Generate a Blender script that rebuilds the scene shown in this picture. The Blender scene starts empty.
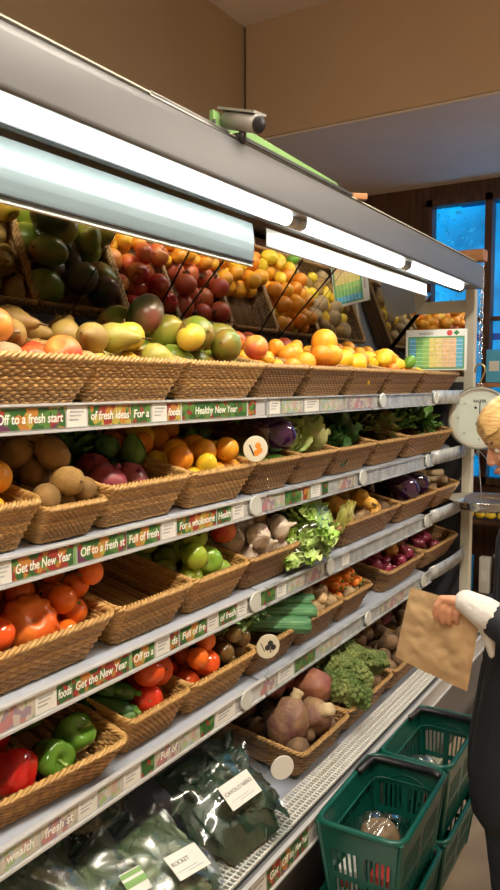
import bpy, bmesh, math, random
from mathutils import Vector, Matrix, Euler, noise
random.seed(11)
rnd = random.random
def U(a, b): return a + (b - a) * random.random()
S = bpy.context.scene
C = S.collection
R = math.radians
LAMP = 75

# ------------------------------------------------------------------ materials
def nodes(name):
    m = bpy.data.materials.new(name); m.use_nodes = True
    nt = m.node_tree; return m, nt, nt.nodes['Principled BSDF']
def mat(name, col, rough=.5, var=0.0, scale=8, spec=.5, metal=0, bump=0, bscale=40, emit=None, es=0, sss=0, col2=None, coat=0, stretch=None, thresh=(.35, .65)):
    """principled material; col2 blends in by noise on the object's own coordinates"""
    m, nt, b = nodes(name)
    L = nt.links.new
    b.inputs['Base Color'].default_value = (*col, 1)
    b.inputs['Roughness'].default_value = rough
    b.inputs['Metallic'].default_value = metal
    b.inputs['Specular IOR Level'].default_value = spec
    if coat: b.inputs['Coat Weight'].default_value = coat; b.inputs['Coat Roughness'].default_value = .12
    if sss:
        b.inputs['Subsurface Weight'].default_value = sss
        b.inputs['Subsurface Radius'].default_value = (.02, .01, .005); b.inputs['Subsurface Scale'].default_value = .3
    if emit: b.inputs['Emission Color'].default_value = (*emit, 1); b.inputs['Emission Strength'].default_value = es
    if var or col2 or bump:
        tc = nt.nodes.new('ShaderNodeTexCoord'); mp = nt.nodes.new('ShaderNodeMapping')
        L(tc.outputs['Object'], mp.inputs[0])
        if stretch: mp.inputs['Scale'].default_value = stretch
        oi = nt.nodes.new('ShaderNodeObjectInfo')
        ad = nt.nodes.new('ShaderNodeVectorMath'); ad.operation = 'ADD'
        ms = nt.nodes.new('ShaderNodeMath'); ms.operation = 'MULTIPLY'; ms.inputs[1].default_value = 37.
        L(oi.outputs['Random'], ms.inputs[0]); L(mp.outputs[0], ad.inputs[0]); L(ms.outputs[0], ad.inputs[1])
    if var or col2:
        n = nt.nodes.new('ShaderNodeTexNoise'); n.inputs['Scale'].default_value = scale; n.inputs['Detail'].default_value = 4
        L(ad.outputs[0], n.inputs[0])
        r = nt.nodes.new('ShaderNodeValToRGB'); L(n.outputs[0], r.inputs[0])
        c2 = col2 or tuple(min(1, c * (1 + var)) for c in col)
        c1 = col if col2 else tuple(c * (1 - var) for c in col)
        r.color_ramp.elements[0].position = thresh[0]; r.color_ramp.elements[1].position = thresh[1]
        r.color_ramp.elements[0].color = (*c1, 1); r.color_ramp.elements[1].color = (*c2, 1)
        L(r.outputs[0], b.inputs['Base Color'])
    if bump:
        n2 = nt.nodes.new('ShaderNodeTexNoise'); n2.inputs['Scale'].default_value = bscale; n2.inputs['Detail'].default_value = 3
        L(ad.outputs[0], n2.inputs[0])
        bp = nt.nodes.new('ShaderNodeBump'); bp.inputs['Strength'].default_value = bump; bp.inputs['Distance'].default_value = .01
        L(n2.outputs[0], bp.inputs['Height']); L(bp.outputs[0], b.inputs['Normal'])
    return m
def clear(name, tint=(1, 1, 1), t=.8, rough=.05, bump=0):
    """thin clear film or sheet: part passes straight through, part shines"""
    m, nt, b = nodes(name); L = nt.links.new; nt.nodes.remove(b)
    tr = nt.nodes.new('ShaderNodeBsdfTransparent'); tr.inputs[0].default_value = (*tint, 1)
    gl = nt.nodes.new('ShaderNodeBsdfGlossy'); gl.inputs['Roughness'].default_value = rough
    mx = nt.nodes.new('ShaderNodeMixShader'); lw = nt.nodes.new('ShaderNodeLayerWeight'); lw.inputs[0].default_value = .25
    mr = nt.nodes.new('ShaderNodeMapRange'); mr.inputs[3].default_value = (1 - t) * .7; mr.inputs[4].default_value = min(1, (1 - t) * 3.5)
    L(lw.outputs['Facing'], mr.inputs[0]); L(mr.outputs[0], mx.inputs[0])
    L(tr.outputs[0], mx.inputs[1]); L(gl.outputs[0], mx.inputs[2]); L(mx.outputs[0], nt.nodes['Material Output'].inputs[0])
    return m
def wicker(name, c1, c2):
    m, nt, b = nodes(name); L = nt.links.new
    a = nt.nodes.new('ShaderNodeAttribute'); a.attribute_name = 'strand'
    r = nt.nodes.new('ShaderNodeValToRGB'); L(a.outputs['Fac'], r.inputs[0])
    r.color_ramp.elements[0].color = (*c1, 1); r.color_ramp.elements[1].color = (*c2, 1)
    L(r.outputs[0], b.inputs['Base Color']); b.inputs['Roughness'].default_value = .42
    return m
def produce_strip(name, cols, seed):
    """printed strip: blotches of fruit and vegetable colours"""
    m, nt, b = nodes(name); L = nt.links.new
    tc = nt.nodes.new('ShaderNodeTexCoord'); mp = nt.nodes.new('ShaderNodeMapping'); L(tc.outputs['Object'], mp.inputs[0])
    mp.inputs['Location'].default_value = (seed, seed * .7, seed * .3)
    v = nt.nodes.new('ShaderNodeTexVoronoi'); v.inputs['Scale'].default_value = 70; L(mp.outputs[0], v.inputs[0])
    r = nt.nodes.new('ShaderNodeValToRGB'); r.color_ramp.interpolation = 'CONSTANT'
    sp = nt.nodes.new('ShaderNodeSeparateColor'); L(v.outputs['Color'], sp.inputs[0]); L(sp.outputs[0], r.inputs[0])
    el = r.color_ramp.elements
    el[0].color = (*cols[0], 1); el[1].color = (*cols[1], 1); el[1].position = 1 / len(cols)
    for i, c in enumerate(cols[2:]): e = el.new((i + 2) / len(cols)); e.color = (*c, 1)
    L(r.outputs[0], b.inputs['Base Color']); b.inputs['Roughness'].default_value = .3
    return m

M = {}
M['case'] = mat('case_grey_paint', (.145, .146, .155), .38, var=.03, scale=3)
M['case_dark'] = mat('case_dark_liner', (.035, .033, .035), .5)
M['steel_shelf'] = mat('white_shelf_enamel', (.43, .47, .56), .25, var=.05, scale=10)
M['rail'] = mat('ticket_rail_plastic', (.52, .52, .52), .25)
M['railclear'] = mat('aged_clear_rail', (.40, .42, .43), .2, var=.2, scale=25)
M['cream'] = mat('cream_enamel', (.62, .58, .45), .4, var=.04)
M['blind'] = mat('acrylic_blind', (.25, .30, .30), .35, var=.2, scale=4, stretch=(1, .3, 4))
M['blindtrim'] = mat('blind_edge_trim', (.75, .74, .68), .3)
M['black'] = mat('black_plastic', (.012, .012, .014), .35)
M['mirror'] = mat('mirror_glass', (.72, .72, .72), .03, metal=1)
M['tube'] = mat('lit_fluorescent_tube', (1, 1, 1), .4, emit=(.93, 1, .96), es=16)
M['tubecap'] = mat('tube_cap_metal', (.45, .45, .42), .4, metal=.3)
M['chrome'] = mat('polished_steel', (.75, .75, .73), .14, metal=1)
M['zinc'] = mat('dull_zinc', (.45, .45, .42), .35, metal=.8)
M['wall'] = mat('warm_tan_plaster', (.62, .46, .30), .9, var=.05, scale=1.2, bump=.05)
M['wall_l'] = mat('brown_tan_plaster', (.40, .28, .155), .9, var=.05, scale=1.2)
M['soffit'] = mat('grey_painted_soffit', (.85, .74, .64), .8, var=.03, scale=2)
M['floor'] = mat('worn_tan_floor', (.36, .27, .18), .55, var=.25, scale=3, bump=.05)
M['darkwood'] = mat('dark_stained_wood', (.085, .038, .018), .45, var=.4, scale=6, stretch=(6, 6, .5))
M['midwood'] = mat('orange_brown_wood', (.42, .19, .07), .5, var=.25, scale=5, stretch=(1, 6, 6))
M['green_board'] = mat('green_painted_board', (.22, .40, .13), .6, var=.1)
M['strand'] = wicker('willow_wicker', (.19, .09, .024), (.64, .37, .12))
M['strand2'] = wicker('dark_willow_wicker', (.155, .075, .028), (.40, .225, .085))
M['rim2'] = wicker('brown_willow_rim', (.26, .13, .04), (.50, .30, .11))
M['rim'] = wicker('pale_willow_rim', (.42, .23, .065), (.72, .45, .16))
M['basket_green'] = mat('dark_green_plastic', (.003, .095, .068), .32, spec=.6)
M['white'] = mat('white_card', (.74, .73, .68), .6)
M['letter'] = mat('white_print', (.85, .85, .78), .5)
M['ink'] = mat('black_print', (.03, .03, .03), .6)
M['kraft'] = mat('brown_kraft_paper', (.56, .37, .19), .75, var=.08, scale=12, bump=.25, bscale=30)
M['film'] = clear('crinkled_clear_film', (.97, .99, .99), .90, .14)
M['film2'] = clear('cloudy_clear_film', (.93, .96, .95), .80, .30)
M['acrylic'] = clear('clear_acrylic_sheet', (.97, .98, .97), .93, .03)
M['glass'] = clear('window_glass', (.75, .9, 1), .88, .02)
G1, G2, RD, OR, YL, PU, CR = (.035, .12, .03), (.10, .22, .05), (.30, .04, .03), (.48, .20, .04), (.46, .36, .07), (.14, .04, .10), (.50, .46, .36)
STR = {'veg': produce_strip('print_mixed_vegetables', [G1, G2, RD, PU, OR, G1, YL], 1), 'green': produce_strip('print_green_leaves', [G1, G2, G1, RD, G1, G2], 2),
       'gold': produce_strip('print_golden_fruit', [YL, OR, G1, G2, RD, YL], 3), 'red': produce_strip('print_red_fruit', [RD, G1, OR, RD, G2, G1], 4),
       'pale': produce_strip('print_faded', [CR, (.35, .42, .40), (.5, .35, .3), (.40, .48, .50), (.34, .45, .22), (.55, .52, .45)], 5),
       'pale2': produce_strip('print_faded_pink', [CR, (.45, .2, .2), (.30, .36, .2), (.5, .45, .4), (.30, .22, .28)], 6)}

# ------------------------------------------------------------------ mesh helpers
class MB:
    def __init__(s): s.v = []; s.f = []; s.a = []; s.fs = []
    def add(s, vs, fs, tone=.5):
        o = len(s.v); s.v += [tuple(v) for v in vs]; s.a += [tone] * len(vs)
        s.f += [tuple(o + i for i in f) for f in fs]; return s
    def box(s, c, d, rot=None, tone=.5, taper=1):
        vs = []
        for z in (-1, 1):
            for x, y in ((-1, -1), (1, -1), (1, 1), (-1, 1)):
                t = taper if z > 0 else 1
                p = Vector((x * d[0] / 2 * t, y * d[1] / 2 * t, z * d[2] / 2))
                if rot: p = rot @ p
                vs.append(p + Vector(c))
        return s.add(vs, [(3, 2, 1, 0), (4, 5, 6, 7), (0, 1, 5, 4), (1, 2, 6, 5), (2, 3, 7, 6), (3, 0, 4, 7)], tone)
    def tube(s, pts, rad, n=6, closed=False, caps=True, tone=.5, flat=1):
        pts = [Vector(p) for p in pts]; N = len(pts); vs = []; ref = None
        rr = rad if isinstance(rad, (list, tuple)) else [rad] * N
        for i, p in enumerate(pts):
            a = pts[(i - 1) % N] if closed or i > 0 else p
            b = pts[(i + 1) % N] if closed or i < N - 1 else p
            t = (b - a)
            t = t.normalized() if t.length > 1e-9 else Vector((0, 0, 1))
            if ref is None: ref = t.orthogonal().normalized() if abs(t.z) > .9 else Vector((0, 0, 1))
            u = ref - t * ref.dot(t)
            if u.length < 1e-4: u = t.orthogonal()
            u.normalize(); w = t.cross(u)
            if not closed: ref = u
            for k in range(n):
                an = 2 * math.pi * k / n
                vs.append(p + (u * math.cos(an) + w * math.sin(an) * flat) * rr[i])
        fs = []
        for i in range(N if closed else N - 1):
            j = (i + 1) % N
            for k in range(n):
                l = (k + 1) % n; fs.append((i * n + k, i * n + l, j * n + l, j * n + k))
        if caps and not closed: fs.append(tuple(reversed(range(n)))); fs.append(tuple((N - 1) * n + k for k in range(n)))
        return s.add(vs, fs, tone)
    def lathe(s, prof, n=20, fn=None, c=(0, 0, 0), tone=.5, mtx=None):
        """prof [(r,z)] from bottom to top; fn(p, a, t) may move a point"""
        vs = []; fs = []; rows = []
        for j, (r, z) in enumerate(prof):
            if r < 1e-6: rows.append([len(vs)]); an = [0]
            else: rows.append(list(range(len(vs), len(vs) + n))); an = [2 * math.pi * k / n for k in range(n)]
            for a in an:
                p = Vector((r * math.cos(a), r * math.sin(a), z))
                if fn: p = fn(p, a, j / (len(prof) - 1))
                if mtx: p = mtx @ p
                vs.append(p + Vector(c))
        for j in range(len(rows) - 1):
            A, B = rows[j], rows[j + 1]
            for k in range(n):
                l = (k + 1) % n
                if len(A) == 1 and len(B) == 1: continue
                if len(A) == 1: fs.append((A[0], B[l], B[k]))
                elif len(B) == 1: fs.append((A[k], A[l], B[0]))
                else: fs.append((A[k], A[l], B[l], B[k]))
        return s.add(vs, fs, tone)
    def grid(s, fn, nu, nv, tone=.5):
        vs = [fn(i / nu, j / nv) for j in range(nv + 1) for i in range(nu + 1)]
        fs = [(j * (nu + 1) + i, j * (nu + 1) + i + 1, (j + 1) * (nu + 1) + i + 1, (j + 1) * (nu + 1) + i) for j in range(nv) for i in range(nu)]
        return s.add(vs, fs, tone)
    def mesh(s, name, m, smooth=True):
        me = bpy.data.meshes.new(name); me.from_pydata(s.v, [], s.f); me.validate()
        at = me.attributes.new('strand', 'FLOAT', 'POINT')
        if len(at.data) == len(s.a): at.data.foreach_set('value', s.a)
        me.materials.append(m)
        me.polygons.foreach_set('use_smooth', [smooth] * len(me.polygons))
        return me
    def build(s, name, m, parent=None, smooth=True, bevel=0, solid=0):
        return link(name, s.mesh(name, m, smooth), parent, bevel, solid)
def link(name, me, parent=None, bevel=0, solid=0):
    o = bpy.data.objects.new(name, me); C.objects.link(o); o.parent = parent
    if solid: sm = o.modifiers.new('thickness', 'SOLIDIFY'); sm.thickness = solid; sm.offset = 0
    if bevel:
        bm = o.modifiers.new('bevel', 'BEVEL'); bm.width = bevel; bm.segments = 2; bm.limit_method = 'ANGLE'
        o.modifiers.new('wn', 'WEIGHTED_NORMAL')
    return o
def tag(o, label=None, cat=None, group=None, kind=None):
    if label: o['label'] = label
    if cat: o['category'] = cat
    if group: o['group'] = group
    if kind: o['kind'] = kind
    return o
def empty(name, loc=(0, 0, 0), rot=(0, 0, 0), label=None, cat=None, group=None):
    o = bpy.data.objects.new(name, None); C.objects.link(o); o.location = loc; o.rotation_euler = rot
    o.empty_display_size = .05
    return tag(o, label, cat, group)
def struct(name, mb, m, smooth=False, **k): return tag(mb.build(name, m, None, smooth, **k), kind='structure')
def text_mesh(body, size, m, shear=0, align='LEFT', bold=.0):
    cu = bpy.data.curves.new('t', 'FONT'); cu.body = body; cu.size = size; cu.shear = shear; cu.align_x = align; cu.offset = bold
    cu.extrude = .0002
    o = bpy.data.objects.new('t', cu); C.objects.link(o)
    dg = bpy.context.evaluated_depsgraph_get()
    me = bpy.data.meshes.new_from_object(o.evaluated_get(dg))
    bpy.data.objects.remove(o); me.materials.clear(); me.materials.append(m); return me

# ------------------------------------------------------------------ measured layout
EYE = 1.55
def along(px, a=1.0): return a * (882 / (715 - px) - .5275) / .85      # distance down the aisle on a plane a metres left of the eye
TILT = R(12); TT = math.tan(TILT)
SHELF = {1: 1.515, 2: 1.262, 3: 1.012, 4: .768}
YEND = 3.62
BAY = [(.25, 1.675), (1.685, 3.05)]

# ------------------------------------------------------------------ room
struct('floor', MB().box((0, 2, -.03), (7, 8.5, .06)), M['floor'])
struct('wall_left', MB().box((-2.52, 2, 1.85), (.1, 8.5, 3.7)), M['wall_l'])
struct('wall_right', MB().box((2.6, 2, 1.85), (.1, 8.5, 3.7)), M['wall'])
struct('wall_back', MB().box((0, -1.9, 1.85), (5.2, .1, 3.7)), M['wall'])
struct('wall_bulkhead', MB().box((.05, 4.0, 3.36), (5.0, .16, .70)), M['wall'])
struct('ceiling', MB().box((0, 1, 3.7), (5.4, 6, .06)).box((.05, 4.78, 3.028), (5.0, 1.68, .06)), M['soffit'])
wf = MB().box((-2.16, 5.54, 1.5), (.62, .1, 3.0)).box((.35, 5.54, .42), (4.4, .1, .84)).box((.35, 5.54, 2.945), (4.4, .1, .11)).box((1.6, 5.54, 1.87), (1.9, .1, 2.06))
struct('wall_far', wf, M['darkwood'])
W = MB()
for x in (-1.83, -1.40, -.76, -.1, .63): W.box((x, 5.50, 1.87), (.05, .10, 2.06))
for z in (.86, 2.87): W.box((-.6, 5.50, z), (2.5, .10, .05))
W.box((-.6, 5.50, 2.02), (2.5, .05, .03))
struct('window_1', W, M['darkwood'])
struct('trim_1', MB().grid(lambda u, v: Vector((-1.83 + 2.46 * u, 5.53, .88 + 1.97 * v)), 1, 1), M['glass'], solid=.004)

# things beyond the window: brick yard wall, climbing plant, frame
M['yard'] = mat('yard_wall_paint', (.16, .85, .95), .8, var=.5, scale=2.5)
M['ivy'] = mat('ivy_leaves', (.10, .45, .40), .4, col2=(.6, .95, .85), scale=20)
M['yframe'] = mat('blue_painted_timber', (.02, .08, .26), .6)
yw = MB().box((-.5, 7.5, 1.7), (6, .1, 3.4)).build('yard_wall', M['yard'], None, False)
tag(yw, 'pale blue yard wall seen through the far window', 'wall')
tr = empty('timber_trellis', (-1.9, 7.2, 0), label='dark timber frame standing in the yard beyond the window', cat='trellis')
for x in (.05, .30, .62, 1.0, 1.5): MB().box((x, 0, 1.75), (.05, .05, 3.5)).build('post', M['yframe'], tr, False)
for z in (3.25, 2.0): MB().box((.8, 0, z), (2.0, .04, .06)).build('crossbar', M['yframe'], tr, False)
iv = MB()
for i in range(1500):
    c = Vector((-2.45 + abs(random.gauss(0, .22)), 7.05 + U(-.08, .1), U(.02, 3.55)))
    d = Euler((U(0, 6), U(0, 6), U(0, 6))).to_matrix(); s = U(.02, .05)
    iv.add([c + d @ Vector(p) * s for p in ((-.5, 0, 0), (0, -.4, .1), (.6, 0, 0), (0, .4, .1))], [(0, 1, 2, 3)])
tag(iv.build('ivy', M['ivy'], None, False, solid=.001), 'bushy climbing ivy growing in the yard beyond the window', 'ivy', kind='stuff')

# ------------------------------------------------------------------ display case
case = empty('display_case', (-1.25, 1.9, 0), label='long grey refrigerated produce display case with mirrors and lit canopy', cat='display case')
def cp(name, mb, m, parent=None, **k):
    o = mb.build(name, m, None, k.pop('smooth', False), **k)
    if parent is None:
        o.parent = case; o.matrix_parent_inverse = Matrix.Translation((1.25, -1.9, 0))
    else:
        o.parent = parent
    return o
YM, YL_ = (.15 + YEND) / 2, YEND - .15
# canopy : rounded front fascia
prof = [(-1.62, 2.02), (-1.05, 2.02), (-.985, 2.02), (-.985, 1.982), (-.905, 1.980), (-.90, 1.990), (-.90, 2.062), (-.905, 2.080), (-.93, 2.092), (-1.0, 2.096), (-1.62, 2.10)]
can = MB(); n = len(prof)
can.add([Vector((x, y, z)) for y in (.15, YEND - .16) for x, z in prof], [(i, (i + 1) % n, n + (i + 1) % n, n + i) for i in range(n)] + [tuple(range(n))[::-1], tuple(range(n, 2 * n))])
cp('canopy', can, M['case'], bevel=.004)
cp('canopy_seam', MB().box((-.935, YM - .1, 2.0955), (.03, YL_ - .2, .003)), M['cream'])
cp('lamp_batten', MB().box((-.995, YM - .1, 1.985), (.02, YL_ - .2, .035)).box((-1.0, YM - .1, 1.972), (.012, YL_ - .2, .008)), M['case_dark'])
for y0, y1 in ((.22, along(289, .955)), (along(300, .955), along(400, .955)), (along(405, .955), along(459, .955))):
    tb = MB().tube([(-.955, y0, 1.976), (-.955, y1, 1.976)], .0165, 12); o = cp('lamp_tube', tb, M['tube'], smooth=True)
    for y in (y0 - .008, y1 + .008):
        cpn = MB().tube([(-.955, y - .018, 1.976), (-.955, y + .018, 1.976)], .019, 12).build('tube_cap', M['tubecap'], None)
        cpn.parent = o
# night blinds
bl = MB().grid(lambda u, v: Vector((-1.03 + .006 * math.sin(v * 3.1), .2 + 1.475 * u, 1.858 + .105 * v)), 20, 6)
b1 = cp('blind_panel', bl, M['blind'], solid=.003)
MB().box((-1.03, .9375, 1.856), (.010, 1.475, .004)).build('edge_trim', M['blindtrim'], b1, False)
MB().box((-1.026, .9375, 1.866), (.008, 1.475, .0035)).build('edge_seal', M['black'], b1, False)
bl = MB().grid(lambda u, v: Vector((-1.03, 1.75 + 1.30 * u, 1.918 + .047 * v)), 4, 4)
b2 = cp('blind_panel', bl, M['blindtrim'], solid=.003)
MB().box((-1.027, 2.40, 1.918), (.006, 1.30, .004)).build('edge_trim', M['rail'], b2, False)
# back, mirror, ledge
cp('back_panel', MB().box((-1.60, YM, 1.05), (.04, YL_, 2.0)), M['case_dark'])
cp('mirror_ledge', MB().box((-1.535, YM, 1.62), (.09, YL_, .06)).box((-1.47, YM, 1.648), (.012, YL_, .01)), M['case'])
MA = R(40)
def mir(y0, y1): 
    return MB().add([(-1.47, y0, 1.655), (-1.47, y1, 1.655), (-1.47 + .44 * math.sin(MA), y1, 1.655 + .44 * math.cos(MA)), (-1.47 + .44 * math.sin(MA), y0, 1.655 + .44 * math.cos(MA))], [(0, 1, 2, 3)])
for y0, y1 in ((.2, 1.40), (1.404, 2.60), (2.604, YEND - .03)):
    cp('mirror', mir(y0, y1), M['mirror'], solid=.003)
# gable end with mirror, cream post
gb = MB().box((-1.0, YEND, 1.0), (.045, .05, 2.0)).box((-1.29, YEND, 1.925), (.58, .035, .055)).box((-1.55, YEND, 1.75), (.05, .035, .35)).box((-1.29, YEND, 1.575), (.58, .03, .03))
cp('gable_frame', gb, M['cream'], bevel=.003)
cp('gable_mirror', MB().box((-1.28, YEND + .005, 1.745), (.56, .006, .34)), M['mirror'])
cp('gable_panel', MB().box((-1.29, YEND, .79), (.56, .03, 1.55)), M['case_dark'])
# shelves and ticket rails
for lv, zt in SHELF.items():
    for bi, (y0, y1) in enumerate(BAY):
        yc, L = (y0 + y1) / 2, y1 - y0
        rot = Matrix.Rotation(TILT, 3, 'Y')
        sc = Vector((-1.0 - .235 * math.cos(TILT), yc, zt - .012 + .235 * math.sin(TILT))) - rot @ Vector((0, 0, .008))
        sh = cp('shelf', MB().box(sc, (.47, L, .016), rot).box((-1.02, yc, zt - .03), (.02, L, .028)), M['steel_shelf'], bevel=.002)
        rl = MB().box((-.993, yc, zt - .022), (.005, L, .042)).box((-.990, yc, zt + .001), (.012, L, .004)).box((-.990, yc, zt - .046), (.012, L, .005))
        rl.build('ticket_rail', M['rail'] if bi == 0 else M['railclear'], sh, False)
        for k in range(3): MB().tube([(-1.004, y0 + L * (k + .5) / 3, zt - .012), (-1.004, y0 + L * (k + .5) / 3, zt - .006)], .0035, 10).build('screw', M['black'], sh)
    # angled clear end piece to the gable
    a, b = Vector((-.995, 3.05, 0)), Vector((-.93, 3.34, 0)) if lv == 4 else Vector((-1.0, 3.60, 0))
    e = MB(); pts = [(-.995, 3.05), (-.985, 3.15), (-.98, 3.32), (-.985, 3.46), (-1.0, 3.59)]
    e.add([Vector((x, y, z)) for z in (zt - .046, zt + .012) for x, y in pts], [(i, i + 1, i + 6, i + 5) for i in range(4)])
    cp('rail_end_guard', e, M['railclear'], smooth=True, solid=.004)
    sc = Vector((-1.0 - .235 * math.cos(TILT), 3.33, zt - .012 + .235 * math.sin(TILT))) - rot @ Vector((0, 0, .008))
    cp('shelf', MB().box(sc + Vector((-.04, 0, 0)), (.39, .52, .016), rot), M['steel_shelf'])
# uprights between the bays
for y in (1.68, 3.055): cp('upright', MB().box((-1.52, y, .95), (.05, .03, 1.2)), M['case_dark'])
# base: deck, grille, kick panel
rot = Matrix.Rotation(TILT * .6, 3, 'Y')
cp('base_deck', MB().box((-1.25, YM, .475), (.66, YL_, .02), rot), M['steel_shelf'])
gr = MB()
for k in range(5): gr.box((-.86 - .0185 * k, YM, .4445), (.004, YL_, .006))
yy = .3
while yy < YEND - .03:
    gr.box((-.897, yy, .4455), (.082, .0042, .005)); yy += .0135
cp('air_grille', gr, M['white'])
cp('base_body', MB().box((-1.24, YM, .21), (.66, YL_, .32)).box((-.865, YM, .405), (.055, YL_, .06)), M['case'], bevel=.004)
cp('base_trough', MB().box((-.90, YM, .436), (.09, YL_, .004)), M['case_dark'])
cp('base_ticket_rail', MB().box((-.836, YM, .408), (.004, YL_, .062)).box((-.833, YM, .442), (.012, YL_, .005)).box((-.833, YM, .375), (.012, YL_, .005)), M['rail'])
cp('kick_plate', MB().box((-.93, YM, .04), (.04, YL_, .08)), M['case_dark'])

# mirror stays (dark rods)
for px, ya in ((160, 1.78), (265, 2.40)):
    o = MB().tube([(-1.43, ya, 1.652), (-1.13, ya, 1.955)], .0032, 6)
    tag(o.build('stay_rod', M['black']), {160: 'thin black slanting rod above the green mangoes', 265: 'thin black slanting rod in front of the mirrored oranges'}[px], 'rod')

# ------------------------------------------------------------------ rail strips
def strip(lv, x0, x1, kind, txt=None, size=None, desc='', base=False, a=1.0):
    xf = -.990 if not base else -.8335
    y0, y1 = along(x0, -xf), along(x1, -xf)
    zt = SHELF[lv] if not base else .441
    h = .037 if not base else .056
    zc = zt - .0225 if not base else .4085
    where = {1: 'on the top shelf rail', 2: 'on the second shelf rail', 3: 'on the third shelf rail', 4: 'on the fourth shelf rail', 5: 'on the bottom rail'}[5 if base else lv]
    pic = kind in STR
    o = MB().box((0, 0, 0), (.0016, y1 - y0, h)).build('slogan_strip' if pic else 'price_ticket', STR[kind] if pic else M['white'], None, False)
    o.location = (xf, (y0 + y1) / 2, zc)
    if kind == 'sliver': o.name = 'edge_marker'; o.data.materials[0] = M['green_board']
    if txt:
        sz = size or (h * .62 if not base else .026)
        me = text_mesh(txt, sz, M['letter'] if pic else M['ink'], .12 if pic else 0, bold=.0004)
        t = link('lettering', me, o); t.rotation_euler = (R(90), 0, R(90))
        w = max(v.co.x for v in me.vertices) if me.vertices else .1
        avail = (y1 - y0) * .92
        t.scale = (min(1, avail / w), 1, 1)
        t.location = (.0012, -min(avail, w) / 2, -sz * .33)
    elif kind == 'white':
        lines = MB()
        for k in range(3): lines.box((.0012, -(y1 - y0) * .08 * k, h * (.25 - .2 * k)), (.0003, (y1 - y0) * (.7 - .12 * k), .0025 if k else .004))
        lines.build('print', M['railclear'], o, False)
    tag(o, f'{desc} {where}', 'shelf strip' if pic else 'price ticket', f'strips and tickets {where}')
    return o
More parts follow.
